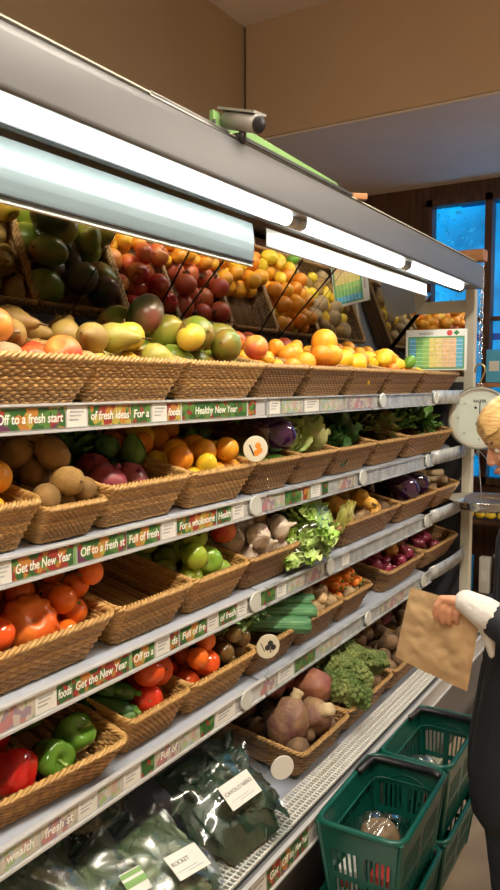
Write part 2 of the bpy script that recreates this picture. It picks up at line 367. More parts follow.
ST = [
 (1, -90, -8, 'gold', None, 'golden strip left of Off to a fresh start'), (1, -6, 67, 'veg', 'Off to a fresh start', 'colourful strip reading Off to a fresh start'), (1, 68.5, 88, 'white', None, 'white price ticket right of Off to a fresh start'),
 (1, 90, 132, 'gold', 'of fresh ideas', 'strip reading of fresh ideas'), (1, 133, 152, 'green', 'For a', 'small green strip reading For a'),
 (1, 154, 168, 'white', None, 'white price ticket between For a and foods'), (1, 169, 182, 'gold', 'foods', 'small yellow strip beside Healthy New Year'),
 (1, 184, 248, 'green', 'Healthy New Year', 'strip reading Healthy New Year'), (1, 250, 257, 'red', None, 'narrow red strip at the end of the first bay'),
 (1, 271, 281, 'white', None, 'white ticket below the peach'), (1, 283, 304, 'pale', None, 'faded strip left of centre in second bay'),
 (1, 306, 320, 'white', None, 'clouded ticket below the oranges'), (1, 321, 344, 'pale', None, 'faded strip with pastel fruit below the big orange'), (1, 346, 374, 'pale2', None, 'faded pinkish strip below the lemons'),
 (2, -8, 9, 'white', None, 'white price ticket left of Get the New Year'), (2, 10, 72, 'red', 'Get the New Year', 'strip reading Get the New Year'), (2, 73, 75.5, 'sliver', None, 'green marker between two slogans'),
 (2, 77, 126, 'veg', 'Off to a fresh st', 'strip reading Off to a fresh st'), (2, 127, 160, 'veg', 'Full of fresh', 'strip reading Full of fresh'), (2, 162, 176, 'white', None, 'white price ticket right of Full of fresh'),
 (2, 178, 217, 'gold', 'For a wholesome', 'golden strip reading For a wholesome'), (2, 218.5, 232, 'green', 'Health', 'short green strip reading Health'), (2, 234, 245, 'white', None, 'white ticket right of Health'),
 (2, 264, 276, 'pale2', None, 'faded strip right of the round ring'), (2, 277, 286, 'pale', None, 'blue tinted ticket'), (2, 287, 303, 'green', None, 'faded green strip'), (2, 305, 311, 'gold', None, 'tiny yellow strip'),
 (2, 313, 322, 'white', None, 'small pale ticket below the cabbage'), (2, 324, 330, 'green', None, 'tiny green strip'), (2, 340, 357, 'pale2', None, 'greyish pink strip near the second ring'),
 (3, -10, 29, 'pale2', None, 'photo strip with pale garlic'), (3, 30, 52, 'white', None, 'white price ticket right of the garlic picture'), (3, 53, 68, 'green', 'foods', 'short strip reading foods'),
 (3, 69, 127, 'red', 'Get the New Year', 'strip reading Get the New Year'), (3, 128, 130, 'sliver', None, 'green marker right of Get the New Year'), (3, 131, 153, 'veg', 'Off to a', 'strip reading Off to a'),
 (3, 155, 169, 'white', None, 'white price ticket right of Off to a'), (3, 170, 178, 'red', 'ds', 'narrow strip reading ds'), (3, 180, 207, 'veg', 'Full of fre', 'strip reading Full of fre'),
 (3, 208, 219, 'white', None, 'white ticket right of Full of fre'), (3, 220, 237, 'green', 'of fresh', 'green strip reading of fresh'), (3, 239, 248, 'white', None, 'small white ticket before the ring'),
 (3, 263, 277, 'green', None, 'faded green strip right of the ring'), (3, 279, 288, 'white', None, 'pale ticket below the garlic basket'), (3, 290, 306, 'pale', None, 'faded strip below the lettuce'), (3, 308, 330, 'pale2', None, 'clouded strip right of the lettuce'), (3, 345, 352, 'white', None, 'white ticket below the squashes'),
 (4, -10, 30, 'pale', 'wealth', 'faded strip with pale lettering'), (4, 33, 70, 'pale2', 'fresh st', 'faded strip reading fresh st'), (4, 72, 92, 'white', None, 'clouded ticket right of fresh st'), (4, 94, 118, 'pale', None, 'faded pastel strip below the pepper basket corner'),
 (4, 120, 137, 'white', None, 'clouded ticket below the tomato basket'), (4, 139, 152, 'green', None, 'faded green strip below the tomato basket'), (4, 154, 180, 'pale2', 'Full of', 'faded strip reading Full of'),
 (4, 182, 198, 'pale', None, 'dull strip below the mixed tomatoes'), (4, 200, 214, 'green', None, 'small green strip below the mixed tomatoes'), (4, 216, 236, 'white', None, 'clouded ticket left of the fourth shelf ring'),
 (4, 262, 278, 'pale2', None, 'faded strip below the leeks'), (4, 280, 296, 'white', None, 'pale ticket below the leeks'), (4, 298, 318, 'green', None, 'faded green strip below the potatoes'), (4, 320, 345, 'pale', None, 'clouded strip below the carrots'), (4, 385, 410, 'pale2', None, 'dull strip below the red onions'),
]
for lv, x0, x1, k, t, d in ST: strip(lv, x0, x1, k, t, None, d)
for x0, x1, k, t, d in ((215, 240, 'white', None, 'pale ticket left of the orange patch'), (241, 252, 'gold', None, 'strip with orange fruit'), (253, 268, 'white', None, 'white price ticket'), (269.5, 283, 'red', 'Get', 'strip reading Get'),
   (284, 297, 'veg', 'Off to', 'strip reading Off to'), (298, 312, 'green', 'New Year', 'strip reading New Year'), (322, 332, 'gold', None, 'yellow strip beside the near shopping basket'), (334, 345, 'pale', None, 'faded strip beside the near shopping basket'),
   (347, 362, 'gold', None, 'golden strip between the shopping baskets'), (364, 374, 'white', None, 'white ticket between the shopping baskets'), (376, 392, 'pale', None, 'pastel strip beside the far shopping basket'), (394, 403, 'veg', None, 'dark strip at the far end')):
    strip(5, x0, x1, k, t, None, d, base=True)
# round clips on the rails and hanging tags
def disc(px, py_z, rr, name, label, icon=None, xf=-.98, thick=.003, m=None):
    o = MB().lathe([(0, -thick / 2), (rr * .96, -thick / 2), (rr, 0), (rr * .96, thick / 2), (0, thick / 2)], 28).build(name, m or M['white'], None, False)
    o.location = (xf, along(px, -xf), py_z); o.rotation_euler = (0, R(90), R(-38) if rr > .03 else 0)
    if icon == 'carrot':
        MB().box((0, 0, 0), (.004, .0035, .0008)).build('pen_line', M['ink'], o, False)
        p = MB()
        p.box((.003, -rr * .32, thick / 2 + .0003), (rr * .9, .004, .0006), Matrix.Rotation(R(25), 3, 'Z')); p.build('pencil_drawing', M['ink'], o, False)
        q = MB()
        for dx, dy in ((-.008, .006), (.004, .010), (.010, .002)): q.lathe([(0, 0), (.008, 0), (.008, .0006), (0, .0008)], 10, c=(dx, dy, thick / 2))
        q.build('orange_drawing', bpy.data.materials.get('orange_ink') or mat('orange_ink', (.75, .25, .02), .6), o, False)
    if icon == 'tree':
        q = MB()
        for dx, dy in ((-.008, 0), (.003, .008), (.003, -.008)): q.lathe([(0, 0), (.008, 0), (.008, .0006), (0, .0008)], 10, c=(dx, dy + .006, thick / 2))
        q.box((.012, .006, thick / 2 + .0004), (.010, .003, .0008)); q.box((0, -.016, thick / 2 + .0004), (.026, .002, .0008), Matrix.Rotation(R(25), 3, 'Z'))
        q.build('tree_drawing', M['ink'], o, False)
    return tag(o, label, 'round tag', 'round paper tags on the dividers' if icon else 'round clips on the shelf rails')
M['cream_tag'] = mat('cream_tag_card', (.70, .64, .48), .6)
M['ringclear'] = mat('clouded_plastic_clip', (.60, .62, .58), .25)
disc(257, 1.390, .033, 'round_tag', 'round cream tag with orange fruit drawing at second shelf', 'carrot', -.975, m=M['cream_tag'])
disc(270, .862, .033, 'round_tag', 'round cream tag with dark tree drawing on the leek basket', 'tree', -.975, m=M['cream_tag'])
disc(285, .575, .032, 'round_tag', 'blank white oval tag in front of the turnips', None, -.90)
for px, lv, d in ((257, 2, 'left round clip on the second shelf rail'), (257, 3, 'left round clip on the third shelf rail'), (248, 4, 'left round clip on the fourth shelf rail'),
                  (384, 1, 'round clip on the top shelf rail below the lemons'), (365, 2, 'round clip on the second shelf rail below the dark cabbage'), (333, 3, 'round clip on the third shelf rail right of the lettuce'), (372, 4, 'round clip on the fourth shelf rail below the carrots'),
                  (430, 2, 'farthest round clip on the second shelf rail'), (430, 3, 'farthest round clip on the third shelf rail'), (428, 4, 'farthest round clip on the fourth shelf rail'), (437, 1, 'farthest round clip on the top shelf rail')):
    disc(px, SHELF[lv] - .018, .026, 'rail_clip', d, None, -.982, .006, M['ringclear'])
# clear dividers at the bay joint
for z0, z1, t in ((1.27, 1.46, 'second shelf'), (.78, .95, 'fourth shelf'), (.50, .70, 'bottom deck')):
    y = 1.685
    d = MB().add([(-.985, y, z0), (-1.40, y, z0 + .09), (-1.40, y, z1 + .02), (-.985, y, z1)], [(0, 1, 2, 3)])
    o = d.build('clear_divider', M['acrylic'], None, False, solid=.004)
    e = MB().tube([(-.985, y, z0), (-.985, y, z1)], .0009, 5).build('front_edge', M['acrylic'], o)
    tag(o, f'clear upright divider sheet at the bay joint on the {t}', 'divider', 'clear shelf dividers')

# ------------------------------------------------------------------ wicker baskets
BW, BD, BH = .32, .38, .088       # rim width (along the aisle), rim depth, height
def perim(hx, hy, rad, n):
    """n points round a rounded rectangle, with outward normals"""
    P = []; sx, sy = hx - rad, hy - rad
    segs = [((sx, -sy), 'l', (0, 1), 2 * sy, (hx, 0)), ]
    tot = 4 * (sx + sy) + 2 * math.pi * rad
    for i in range(n):
        d = tot * i / n
        for (cx, cy, a0, L, ux, uy) in ((hx, -sy, 0, 2 * sy, 0, 1), (sx, hy, 90, 2 * sx, -1, 0), (-hx, sy, 180, 2 * sy, 0, -1), (-sx, -hy, 270, 2 * sx, 1, 0)):
            if d <= L:
                P.append(((cx + ux * d, cy + uy * d), (math.cos(R(a0)), math.sin(R(a0))))); break
            d -= L; q = math.pi * rad / 2
            if d <= q:
                an = R(a0) + d / rad; ox, oy = {0: (sx, sy), 90: (-sx, sy), 180: (-sx, -sy), 270: (sx, -sy)}[a0]
                P.append(((ox + rad * math.cos(an), oy + rad * math.sin(an)), (math.cos(an), math.sin(an)))); break
            d -= q
        else: P.append(P[-1])
    return P
def basket_meshes(tag_, m_body, m_rim, w=BW, dpt=BD, h=BH):
    body = MB(); stakes = 56; N = stakes * 4; rows = 13
    def dims(t): return dpt / 2 - .024 + .024 * t, w / 2 - .030 + .030 * t
    for r in range(rows):
        t = (r + .4) / rows; hx, hy = dims(t); pts = []
        jit = U(-.0005, .0005); tone = U(0, 1)
        for i, ((x, y), (nx, ny)) in enumerate(perim(hx, hy, .02, N)):
            o = .0024 * math.cos(math.pi * i / 2 * 1.0 + (math.pi if r % 2 else 0))
            pts.append((x + nx * o, y + ny * o, h * t + jit + .0006 * math.sin(i * .45 + r)))
        # each row is woven of rods laid end to end: tone changes along it
        st = 0
        while st < N:
            ln = random.randint(30, 80); seg = [pts[k % N] for k in range(st, min(N, st + ln) + 1)]
            body.tube(seg, .0041, 5, tone=min(1, max(0, tone * .5 + U(0, .5))), caps=True); st += ln
    for i, ((x, y), (nx, ny)) in enumerate(perim(*dims(1), .02, stakes)):
        hx0, hy0 = dims(0); k = hx0 / dims(1)[0], hy0 / dims(1)[1]
        body.tube([(x * k[0], y * k[1], .002), (x, y, h)], .0026, 4, tone=U(.2, .8))
    hx, hy = dims(0)
    k = -hy + .006
    while k < hy: body.tube([(-hx - .004, k, .025), (hx + .004, k, .025)], .0045, 5, tone=U(0, .8)); k += .0085
    rim = MB(); hx, hy = dims(1); NN = 150; P = perim(hx, hy, .024, NN)
    for s in range(3):
        pts = []
        for i, ((x, y), (nx, ny)) in enumerate(P):
            a = 2 * math.pi * (i / NN * 34) + s * 2 * math.pi / 3
            pts.append((x + nx * .005 * math.cos(a), y + ny * .005 * math.cos(a), h + .002 + .005 * math.sin(a)))
        rim.tube(pts, .0042, 5, closed=True, tone=U(.1, .9))
    foot = MB(); hx, hy = dims(0)
    for s in range(2):
        pts = []
        for i, ((x, y), (nx, ny)) in enumerate(perim(hx, hy, .02, NN)):
            a = 2 * math.pi * (i / NN * 30) + s * math.pi
            pts.append((x + nx * .004 * math.cos(a), y + ny * .004 * math.cos(a), .005 + .003 * math.sin(a)))
        foot.tube(pts, .0035, 4, closed=True, tone=U(.1, .9))
    return body.mesh('weave', m_body), rim.mesh('rim', m_rim), foot.mesh('foot_band', m_body)
BM = {'a': basket_meshes('a', M['strand'], M['rim']), 'b': basket_meshes('b', M['strand2'], M['rim2'])}
BASKETS = {}
class Bk: pass
def basket(key, lv, px0, px1, where, desc, style='a', xf=-.998, yaw=0, y01=None, drop=0, hs=1.0):
    a = -xf
    y0, y1 = y01 or (along(px0, a), along(px1, a)); w = y1 - y0
    hh = BH * hs
    if lv == 5:
        zf, tl = .468, TILT * .6; x0ref = -.93
    else: zf, tl, x0ref = SHELF[lv] - .010, TILT, -1.0
    xo = xf - BD / 2 * math.cos(tl) - hh * math.sin(tl)
    zo = zf - math.tan(tl) * (xo - x0ref) + .003 + drop
    o = empty('wicker_basket', (xo, (y0 + y1) / 2, zo), (0, tl, R(yaw)), desc, 'basket', 'wicker baskets of produce')
    o.scale = (1, w / BW, hs)
    for nm, me in zip(('weave', 'rim', 'foot_band'), BM[style]): link(nm, me, o)
    b = Bk(); b.o = o; b.w = w; b.h = hh; b.where = where; b.items = []; b.k = 0; b.low = lv > 1
    b.m = Matrix.Translation(o.location) @ Euler((0, tl, R(yaw))).to_matrix().to_4x4()
    BASKETS[key] = b
    return b
def bounds(b, z, r):
    t = min(1, max(0, z / b.h)); hx = BD / 2 - .024 + .024 * t - r * .95 - .008; hy = b.w / 2 - .030 * b.w / BW + .030 * t * b.w / BW - r * .95 - .008
    return max(.002, hx), max(.002, hy)
def rest_z(b, x, y, r):
    z = .031 + r
    for (X, Y, Z, r2) in b.items:
        d2 = (X - x) ** 2 + (Y - y) ** 2; s = (r + r2) * .985
        if d2 < s * s: z = max(z, Z + math.sqrt(s * s - d2))
    return z
def drop_spot(b, r, reg, tries=70, zmax=.16, mound=.25):
    best = None
    for _ in range(tries):
        x = U(reg[0], reg[1]); y = U(reg[2], reg[3]) * b.w / 2
        hx, hy = bounds(b, b.h, r); x = max(-hx, min(hx, x)); y = max(-hy, min(hy, y))
        z = rest_z(b, x, y, r); bx, by = bounds(b, z, r)
        if abs(x) > bx + .001: x = math.copysign(bx, x)
        if abs(y) > by + .001: y = math.copysign(by, y)
        z = rest_z(b, x, y, r)
        sc = z + mound * (abs(x) * .3 + abs(y) * .3)
        if best is None or sc < best[0]: best = (sc, x, y, z)
    _, x, y, z = best
    return None if (z > zmax or (b.low and z + r > .188)) else (x, y, z)

# ------------------------------------------------------------------ produce kinds
def sph(rx, rz, top=0, bot=0, n=11, pw=1.0):
    """profile of a round fruit with a dimple of depth top / bot"""
    P = []
    for j in range(n + 1):
        t = math.pi * j / n - math.pi / 2
        r = rx * max(0, math.cos(t)) ** pw; z = rz * math.sin(t)
        e = max(0, 1 - r / (rx * .5))
        if z > 0: z -= top * e ** 1.5 * rz
        else: z += bot * e ** 1.5 * rz
        P.append((0 if j in (0, n) else r, z))
    return P
def wob(ribs=0, amp=0, noi=0, seed=0, bend=0, sx=1, top=0):
    def fn(p, a, t):
        f = 1 + (amp * (abs(math.cos(a * ribs / 2)) - .6) * (math.sin(math.pi * t) ** .5) if ribs else 0)
        if noi: f += noi * noise.noise(Vector((p.x * 22 + seed, p.y * 22, p.z * 22)))
        q = Vector((p.x * f * sx, p.y * f, p.z * (1 + (noi * .4 * noise.noise(Vector((p.x * 15, seed, p.y * 15))) if noi else 0))))
        q.x += bend * q.z * q.z
        if ribs and top: q.z -= top * (1 - abs(math.cos(a * ribs / 2))) * max(0, t - .6)
        return q
    return fn
def stem_mb(z, l, r=.0016, lean=.3): return MB().tube([(0, 0, z), (l * lean * .4, 0, z + l * .5), (l * lean, 0, z + l)], [r, r * .8, r * 1.2], 5)
def calyx(z, rr, n=5):
    m = MB()
    for k in range(n):
        a = 2 * math.pi * k / n; c, s = math.cos(a), math.sin(a)
        m.add([(-s * rr * .13, c * rr * .13, z), (s * rr * .13, -c * rr * .13, z), (c * rr * .6 + s * rr * .1, s * rr * .6 - c * rr * .1, z + rr * .12), (c * rr, s * rr, z - rr * .05), (c * rr * .6 - s * rr * .1, s * rr * .6 + c * rr * .1, z + rr * .12)], [(0, 1, 2, 3, 4)])
    m.tube([(0, 0, z - .002), (.002, 0, z + rr * .4)], rr * .1, 5); return m
GREENSTEM = mat('green_stalk', (.10, .22, .03), .6); BROWNSTEM = mat('brown_stalk', (.12, .06, .025), .8)
K = {}
def kind(key, name, cat, desc, r, mbs, mats, stem=None, stemmat=None, upr=1.6, stemname='stem'):
    ms = []
    for mb in mbs:
        for m in mats: ms.append(mb.mesh(name, m))
    sm = stem.mesh(stemname, stemmat) if stem else None
    K[key] = (name, cat, desc, r, ms, sm, upr, stemname)
F = lambda prof, **k: MB().lathe(prof, 18, wob(**k))
kind('orange', 'orange', 'orange', 'round orange', .033, [F(sph(.033, .032, .12, .08))], [mat('orange_peel', (.80, .27, .015), .42, var=.08, bump=.12, bscale=260), mat('orange_peel_light', (.84, .36, .02), .42, var=.08, bump=.12, bscale=260)], MB().lathe([(0, .028), (.0028, .0285), (.002, .0305), (0, .031)], 6), GREENSTEM, 3, 'stem_button')
kind('tang', 'tangerine', 'tangerine', 'small tangerine', .025, [F(sph(.026, .022, .2, .1))], [mat('tangerine_peel', (.80, .30, .02), .4, var=.1, bump=.1, bscale=260), mat('tangerine_peel_gold', (.82, .42, .03), .4, var=.1, bump=.1, bscale=260)], None, None, 3)
kind('lemon', 'lemon', 'lemon', 'yellow lemon', .027, [MB().lathe([(0, -.042), (.006, -.040), (.010, -.034), (.021, -.024), (.027, -.008), (.027, .008), (.021, .024), (.010, .033), (.005, .037), (0, .038)], 16)], [mat('lemon_peel', (.85, .60, .03), .38, var=.06, bump=.1, bscale=200), mat('lemon_peel_deep', (.86, .50, .02), .38, var=.06, bump=.1, bscale=200)], None, None, 3)
kind('lime', 'lime', 'lime', 'green lime', .024, [MB().lathe([(0, -.034), (.006, -.031), (.018, -.02), (.024, 0), (.018, .02), (.006, .029), (0, .031)], 14)], [mat('lime_peel', (.16, .36, .03), .35, var=.15)], None, None, 3)
kind('apple_red', 'apple', 'apple', 'red apple', .034, [F(sph(.035, .031, .35, .25), ribs=5, amp=.03)], [mat('red_apple_skin', (.45, .02, .015), .25, col2=(.68, .26, .05), scale=14, thresh=(.45, .75))], stem_mb(.018, .018), BROWNSTEM, 1.2)
kind('apple_green', 'apple', 'apple', 'green apple', .034, [F(sph(.035, .032, .35, .25), ribs=5, amp=.03)], [mat('green_apple_skin', (.18, .32, .02), .25, col2=(.38, .44, .04), scale=16), mat('green_apple_skin_dark', (.17, .33, .03), .25, col2=(.30, .42, .05), scale=16)], stem_mb(.02, .018), BROWNSTEM, 1.2)
kind('apple_yellow', 'apple', 'apple', 'yellow apple', .034, [F(sph(.035, .031, .35, .25), ribs=5, amp=.03)], [mat('yellow_apple_skin', (.70, .50, .05), .28, col2=(.66, .30, .06), scale=12, thresh=(.5, .8)), mat('yellow_green_apple_skin', (.55, .52, .06), .28, col2=(.68, .55, .1), scale=12)], stem_mb(.018, .02), BROWNSTEM, 1.2)
kind('peach', 'nectarine', 'nectarine', 'orange and red nectarine', .034, [F(sph(.034, .032, .25, .05))], [mat('nectarine_skin', (.78, .30, .05), .4, col2=(.60, .06, .03), scale=11, thresh=(.4, .62))], None, None, 1.5)
pear = [(0, -.040), (.012, -.041), (.026, -.034), (.032, -.018), (.030, 0), (.021, .018), (.013, .032), (.010, .042), (.005, .047), (0, .047)]
kind('pear', 'pear', 'pear', 'brown russet pear', .033, [MB().lathe(pear, 16, wob(bend=2))], [mat('russet_pear_skin', (.27, .14, .035), .5, col2=(.42, .28, .06), scale=18, bump=.06, bscale=200)], stem_mb(.046, .02), BROWNSTEM, 2)
kind('pear_green', 'pear', 'pear', 'yellow green pear', .033, [MB().lathe(pear, 16, wob(bend=-2))], [mat('green_pear_skin', (.40, .34, .05), .42, col2=(.40, .26, .07), scale=18, thresh=(.5, .8))], stem_mb(.046, .02), BROWNSTEM, 2)
mango = [(0, -.052), (.014, -.050), (.033, -.038), (.043, -.018), (.045, .002), (.041, .022), (.030, .040), (.014, .050), (0, .052)]
kind('mango', 'mango', 'mango', 'green mango with a red blush', .043, [MB().lathe(mango, 20, wob(noi=.08, bend=2, sx=.88)), MB().lathe(mango, 20, wob(noi=.1, bend=3, sx=.85, seed=4))], [mat('mango_skin', (.15, .22, .02), .3, col2=(.38, .11, .03), scale=9, thresh=(.42, .68)), mat('mango_skin_green', (.14, .26, .02), .3, col2=(.34, .28, .035), scale=9)], MB().lathe([(0, .051), (.003, .051), (.0025, .056), (0, .056)], 8), BROWNSTEM, 1.9, 'stem_scar')
kind('mango_dark', 'mango', 'mango', 'dark green and purple mango', .043, [MB().lathe(mango, 20, wob(noi=.08, bend=2, sx=.9, seed=8))], [mat('dark_mango_skin', (.045, .09, .02), .3, col2=(.22, .05, .04), scale=8)], None, None, 1.9)
kind('pom', 'pomegranate', 'pomegranate', 'orange red pomegranate with a crown', .037, [F(sph(.038, .036, 0, .05), ribs=6, amp=.03)], [mat('pomegranate_skin', (.62, .17, .05), .4, col2=(.55, .07, .04), scale=14)], MB().lathe([(.006, .033), (.009, .040), (.013, .050)], 8, lambda p, a, t: p + Vector((0, 0, .004 * math.cos(3 * a) * t))), BROWNSTEM, 2.4, 'crown')
kind('kiwi', 'kiwi_fruit', 'kiwi', 'fuzzy brown kiwi', .029, [F([(0, -.036), (.012, -.034), (.024, -.024), (.029, -.006), (.029, .008), (.024, .025), (.012, .034), (0, .035)])], [mat('kiwi_fuzz', (.24, .13, .035), .8, var=.2, scale=30, bump=.3, bscale=300), mat('kiwi_fuzz_light', (.38, .22, .06), .75, var=.15, scale=30, bump=.3, bscale=300)], MB().lathe([(0, .033), (.004, .034), (.003, .037), (0, .037)], 6), BROWNSTEM, 2, 'tip')
kind('potato', 'potato', 'potato', 'brown potato', .034, [F([(0, -.044), (.018, -.040), (.030, -.022), (.034, 0), (.031, .022), (.018, .040), (0, .044)], noi=.3, seed=s) for s in (1, 5, 9)], [mat('potato_skin', (.40, .27, .13), .7, var=.2, scale=25, bump=.3, bscale=90)], None, None, 3)
kind('potato_dark', 'potato', 'potato', 'earthy brown potato', .034, [F([(0, -.044), (.018, -.040), (.030, -.022), (.034, 0), (.031, .022), (.018, .040), (0, .044)], noi=.35, seed=s) for s in (2, 7)], [mat('earthy_potato_skin', (.17, .10, .05), .8, var=.35, scale=25, bump=.3, bscale=90)], None, None, 3)
kind('chest', 'mushroom', 'mushroom', 'tan chestnut mushroom', .026, [MB().lathe([(0, -.018), (.010, -.018), (.010, 0), (.022, -.002), (.027, .004), (.024, .015), (.013, .022), (0, .024)], 14)], [mat('mushroom_cap', (.60, .40, .20), .6, var=.15, scale=15)], None, None, 1)
kind('tom', 'tomato', 'tomato', 'shiny red tomato', .036, [F(sph(.037, .031, .22, .1), ribs=6, amp=.035)], [mat('ripe_tomato_skin', (.62, .035, .012), .14, var=.12, scale=6, coat=.3), mat('orange_tomato_skin', (.72, .085, .012), .14, var=.12, scale=6, coat=.3)], calyx(.024, .018), GREENSTEM, 1.1, 'calyx')
kind('tomo', 'tomato', 'tomato', 'orange red tomato', .026, [F(sph(.027, .025, .18, .05))], [mat('vine_tomato_skin', (.78, .15, .012), .13, var=.1, scale=8, coat=.3)], calyx(.021, .014), GREENSTEM, 2.2, 'calyx')
kind('tombig', 'tomato', 'tomato', 'large orange red tomato', .047, [F(sph(.049, .040, .22, .1), ribs=7, amp=.06)], [mat('big_tomato_skin', (.72, .10, .010), .16, col2=(.80, .22, .02), scale=7, coat=.3)], calyx(.031, .018), GREENSTEM, .9, 'calyx')
kind('beef', 'beefsteak_tomato', 'tomato', 'deeply ribbed beefsteak tomato', .052, [MB().lathe(sph(.054, .038, .5, .1, 14), 54, wob(ribs=12, amp=.13))], [mat('beefsteak_skin', (.70, .10, .012), .28, col2=(.80, .22, .03), scale=9)], calyx(.016, .016), GREENSTEM, 0, 'calyx')
kind('kumato', 'kumato_tomato', 'tomato', 'dark brown green tomato', .025, [F(sph(.026, .024, .15, .05))], [mat('brown_tomato_skin', (.12, .045, .014), .13, col2=(.17, .11, .03), scale=10, coat=.3)], calyx(.021, .013), GREENSTEM, 2.2, 'calyx')
pep = [(0, -.040), (.014, -.044), (.030, -.040), (.036, -.020), (.040, .005), (.041, .024), (.034, .036), (.018, .036), (.008, .028), (0, .026)]
kind('pep_green', 'bell_pepper', 'pepper', 'glossy green bell pepper', .041, [MB().lathe(pep, 40, wob(ribs=4, amp=.16, noi=.05))], [mat('green_pepper_skin', (.055, .16, .012), .12, col2=(.12, .26, .025), scale=12, coat=.4)], stem_mb(.026, .026, .004), mat('pepper_stalk', (.30, .42, .10), .5), .9)
kind('pep_red', 'bell_pepper', 'pepper', 'glossy red bell pepper', .042, [MB().lathe(pep, 40, wob(ribs=4, amp=.16, noi=.05, seed=3))], [mat('red_pepper_skin', (.45, .010, .008), .12, coat=.4, var=.1)], stem_mb(.026, .026, .004), bpy.data.materials['pepper_stalk'], .9)
kind('red_onion', 'red_onion', 'onion', 'shiny red onion', .030, [F([(0, -.030), (.010, -.030), (.026, -.018), (.031, 0), (.026, .016), (.012, .026), (.004, .036), (.002, .042), (0, .043)])], [mat('red_onion_skin', (.20, .014, .045), .2, col2=(.34, .05, .09), scale=10, stretch=(4, 4, 1), coat=.3)], None, None, 1.2)
kind('onion', 'onion', 'onion', 'golden brown onion', .032, [F([(0, -.030), (.010, -.030), (.028, -.018), (.033, 0), (.027, .016), (.012, .026), (.004, .036), (.002, .042), (0, .043)])], [mat('brown_onion_skin', (.50, .24, .06), .35, col2=(.62, .34, .10), scale=10, stretch=(4, 4, 1))], None, None, 1.2)
kind('turnip_purple', 'purple_turnip', 'turnip', 'purple pink turnip', .044, [F([(0, -.046), (.008, -.040), (.030, -.030), (.044, -.006), (.042, .014), (.028, .028), (.010, .033), (0, .034)])], [mat('purple_turnip_skin', (.22, .022, .05), .35, col2=(.38, .09, .09), scale=9)], MB().tube([(0, 0, .030), (0, .003, .044)], .006, 6), mat('purple_stub', (.25, .05, .10), .5), .8, 'leaf_stub')
kind('avocado', 'avocado', 'avocado', 'green avocado', .029, [MB().lathe([(0, -.034), (.018, -.031), (.029, -.016), (.029, 0), (.022, .018), (.014, .032), (.006, .039), (0, .040)], 16)], [mat('avocado_skin', (.05, .14, .025), .35, col2=(.12, .24, .04), scale=30, bump=.2, bscale=160)], None, None, 2.5)
kind('garlic', 'garlic_bulb', 'garlic', 'papery white garlic bulb', .027, [MB().lathe([(0, -.020), (.010, -.022), (.026, -.012), (.029, .0), (.022, .013), (.008, .022), (.004, .034), (.003, .042), (0, .043)], 32, wob(ribs=9, amp=.12))], [mat('garlic_skin', (.66, .55, .43), .5, col2=(.52, .35, .32), scale=20, stretch=(3, 3, .6), thresh=(.5, .75))], MB().tube([(0, 0, -.02), (0, 0, -.025)], .007, 8), mat('garlic_root', (.35, .26, .16), .9), 1.2, 'root_plate')
kind('ginger', 'ginger_root', 'ginger', 'knobbly ginger root', .024, [F(sph(.022, .034, 0, 0), noi=.8, seed=s) for s in (3, 6)], [mat('ginger_skin', (.50, .32, .14), .7, var=.2, scale=20, bump=.2)], None, None, 3)
kind('aub', 'aubergine', 'aubergine', 'glossy dark purple aubergine', .046, [MB().lathe([(0, -.075), (.022, -.070), (.042, -.045), (.047, -.015), (.041, .02), (.028, .05), (.018, .068), (.012, .075), (0, .076)], 24, wob(bend=1.5))], [mat('aubergine_skin', (.030, .005, .035), .1, var=.3, coat=.6, spec=.7)], MB().lathe([(.022, .062), (.020, .072), (.010, .080), (.006, .098), (0, .099)], 12), GREENSTEM, 0, 'stem')
kind('squash', 'butternut_squash', 'squash', 'tan butternut squash', .038, [MB().lathe([(0, -.060), (.020, -.058), (.038, -.042), (.040, -.020), (.030, .0), (.021, .02), (.021, .05), (.017, .062), (0, .064)], 18, wob(bend=2))], [mat('squash_skin', (.74, .40, .07), .4, var=.1)], MB().tube([(0, 0, .062), (.004, 0, .076)], .005, 6), BROWNSTEM, 0)
kind('beet', 'beetroot', 'beetroot', 'dusty dark beetroot', .036, [F([(0, -.054), (.004, -.045), (.022, -.032), (.037, -.008), (.034, .014), (.018, .027), (0, .030)])], [mat('beetroot_skin', (.14, .035, .035), .7, var=.4, scale=20, bump=.2)], None, None, 1.5)
ORD = ['first', 'second', 'third', 'fourth', 'fifth', 'sixth', 'seventh', 'eighth', 'ninth', 'tenth', 'eleventh', 'twelfth', 'thirteenth', 'fourteenth', 'fifteenth', 'sixteenth', 'seventeenth', 'eighteenth', 'nineteenth', 'twentieth']
ORD += ['twenty-' + q for q in ORD[:9]] + ['thirtieth'] + ['thirty-' + q for q in ORD[:9]]
ALL = []
def put(key, b, x, y, z, rot=None, label=None, scale=1):
    name, cat, desc, r, ms, sm, upr, stn = K[key]
    o = bpy.data.objects.new(name, random.choice(ms)); C.objects.link(o)
    e = rot if rot is not None else (U(-upr, upr), U(-upr, upr), U(0, 6.3))
    o.matrix_world = b.m @ Matrix.Translation((x, y, z)) @ Euler(e).to_matrix().to_4x4() @ Matrix.Scale(scale, 4)
    if sm: c = link(stn, sm, o)
    o['category'] = cat; o['group'] = f'{cat} pile in {b.where}'
    b.items.append((x, y, z, r * scale)); ALL.append((b, o, desc, x, y, z, r, label))
    return o
def fill(bk, mix, n, reg=(-.15, .17, -1, 1), zmax=.15, mound=.25, scale=(.9, 1.08)):
    b = BASKETS[bk]; n = int(n * 1.5); zmax = min(.165, zmax + .04)
    for i in range(n):
        key = random.choice(mix); s = U(*scale)
        q = drop_spot(b, K[key][3] * s, reg, 60, zmax, mound)
        if q: put(key, b, *q, scale=s)
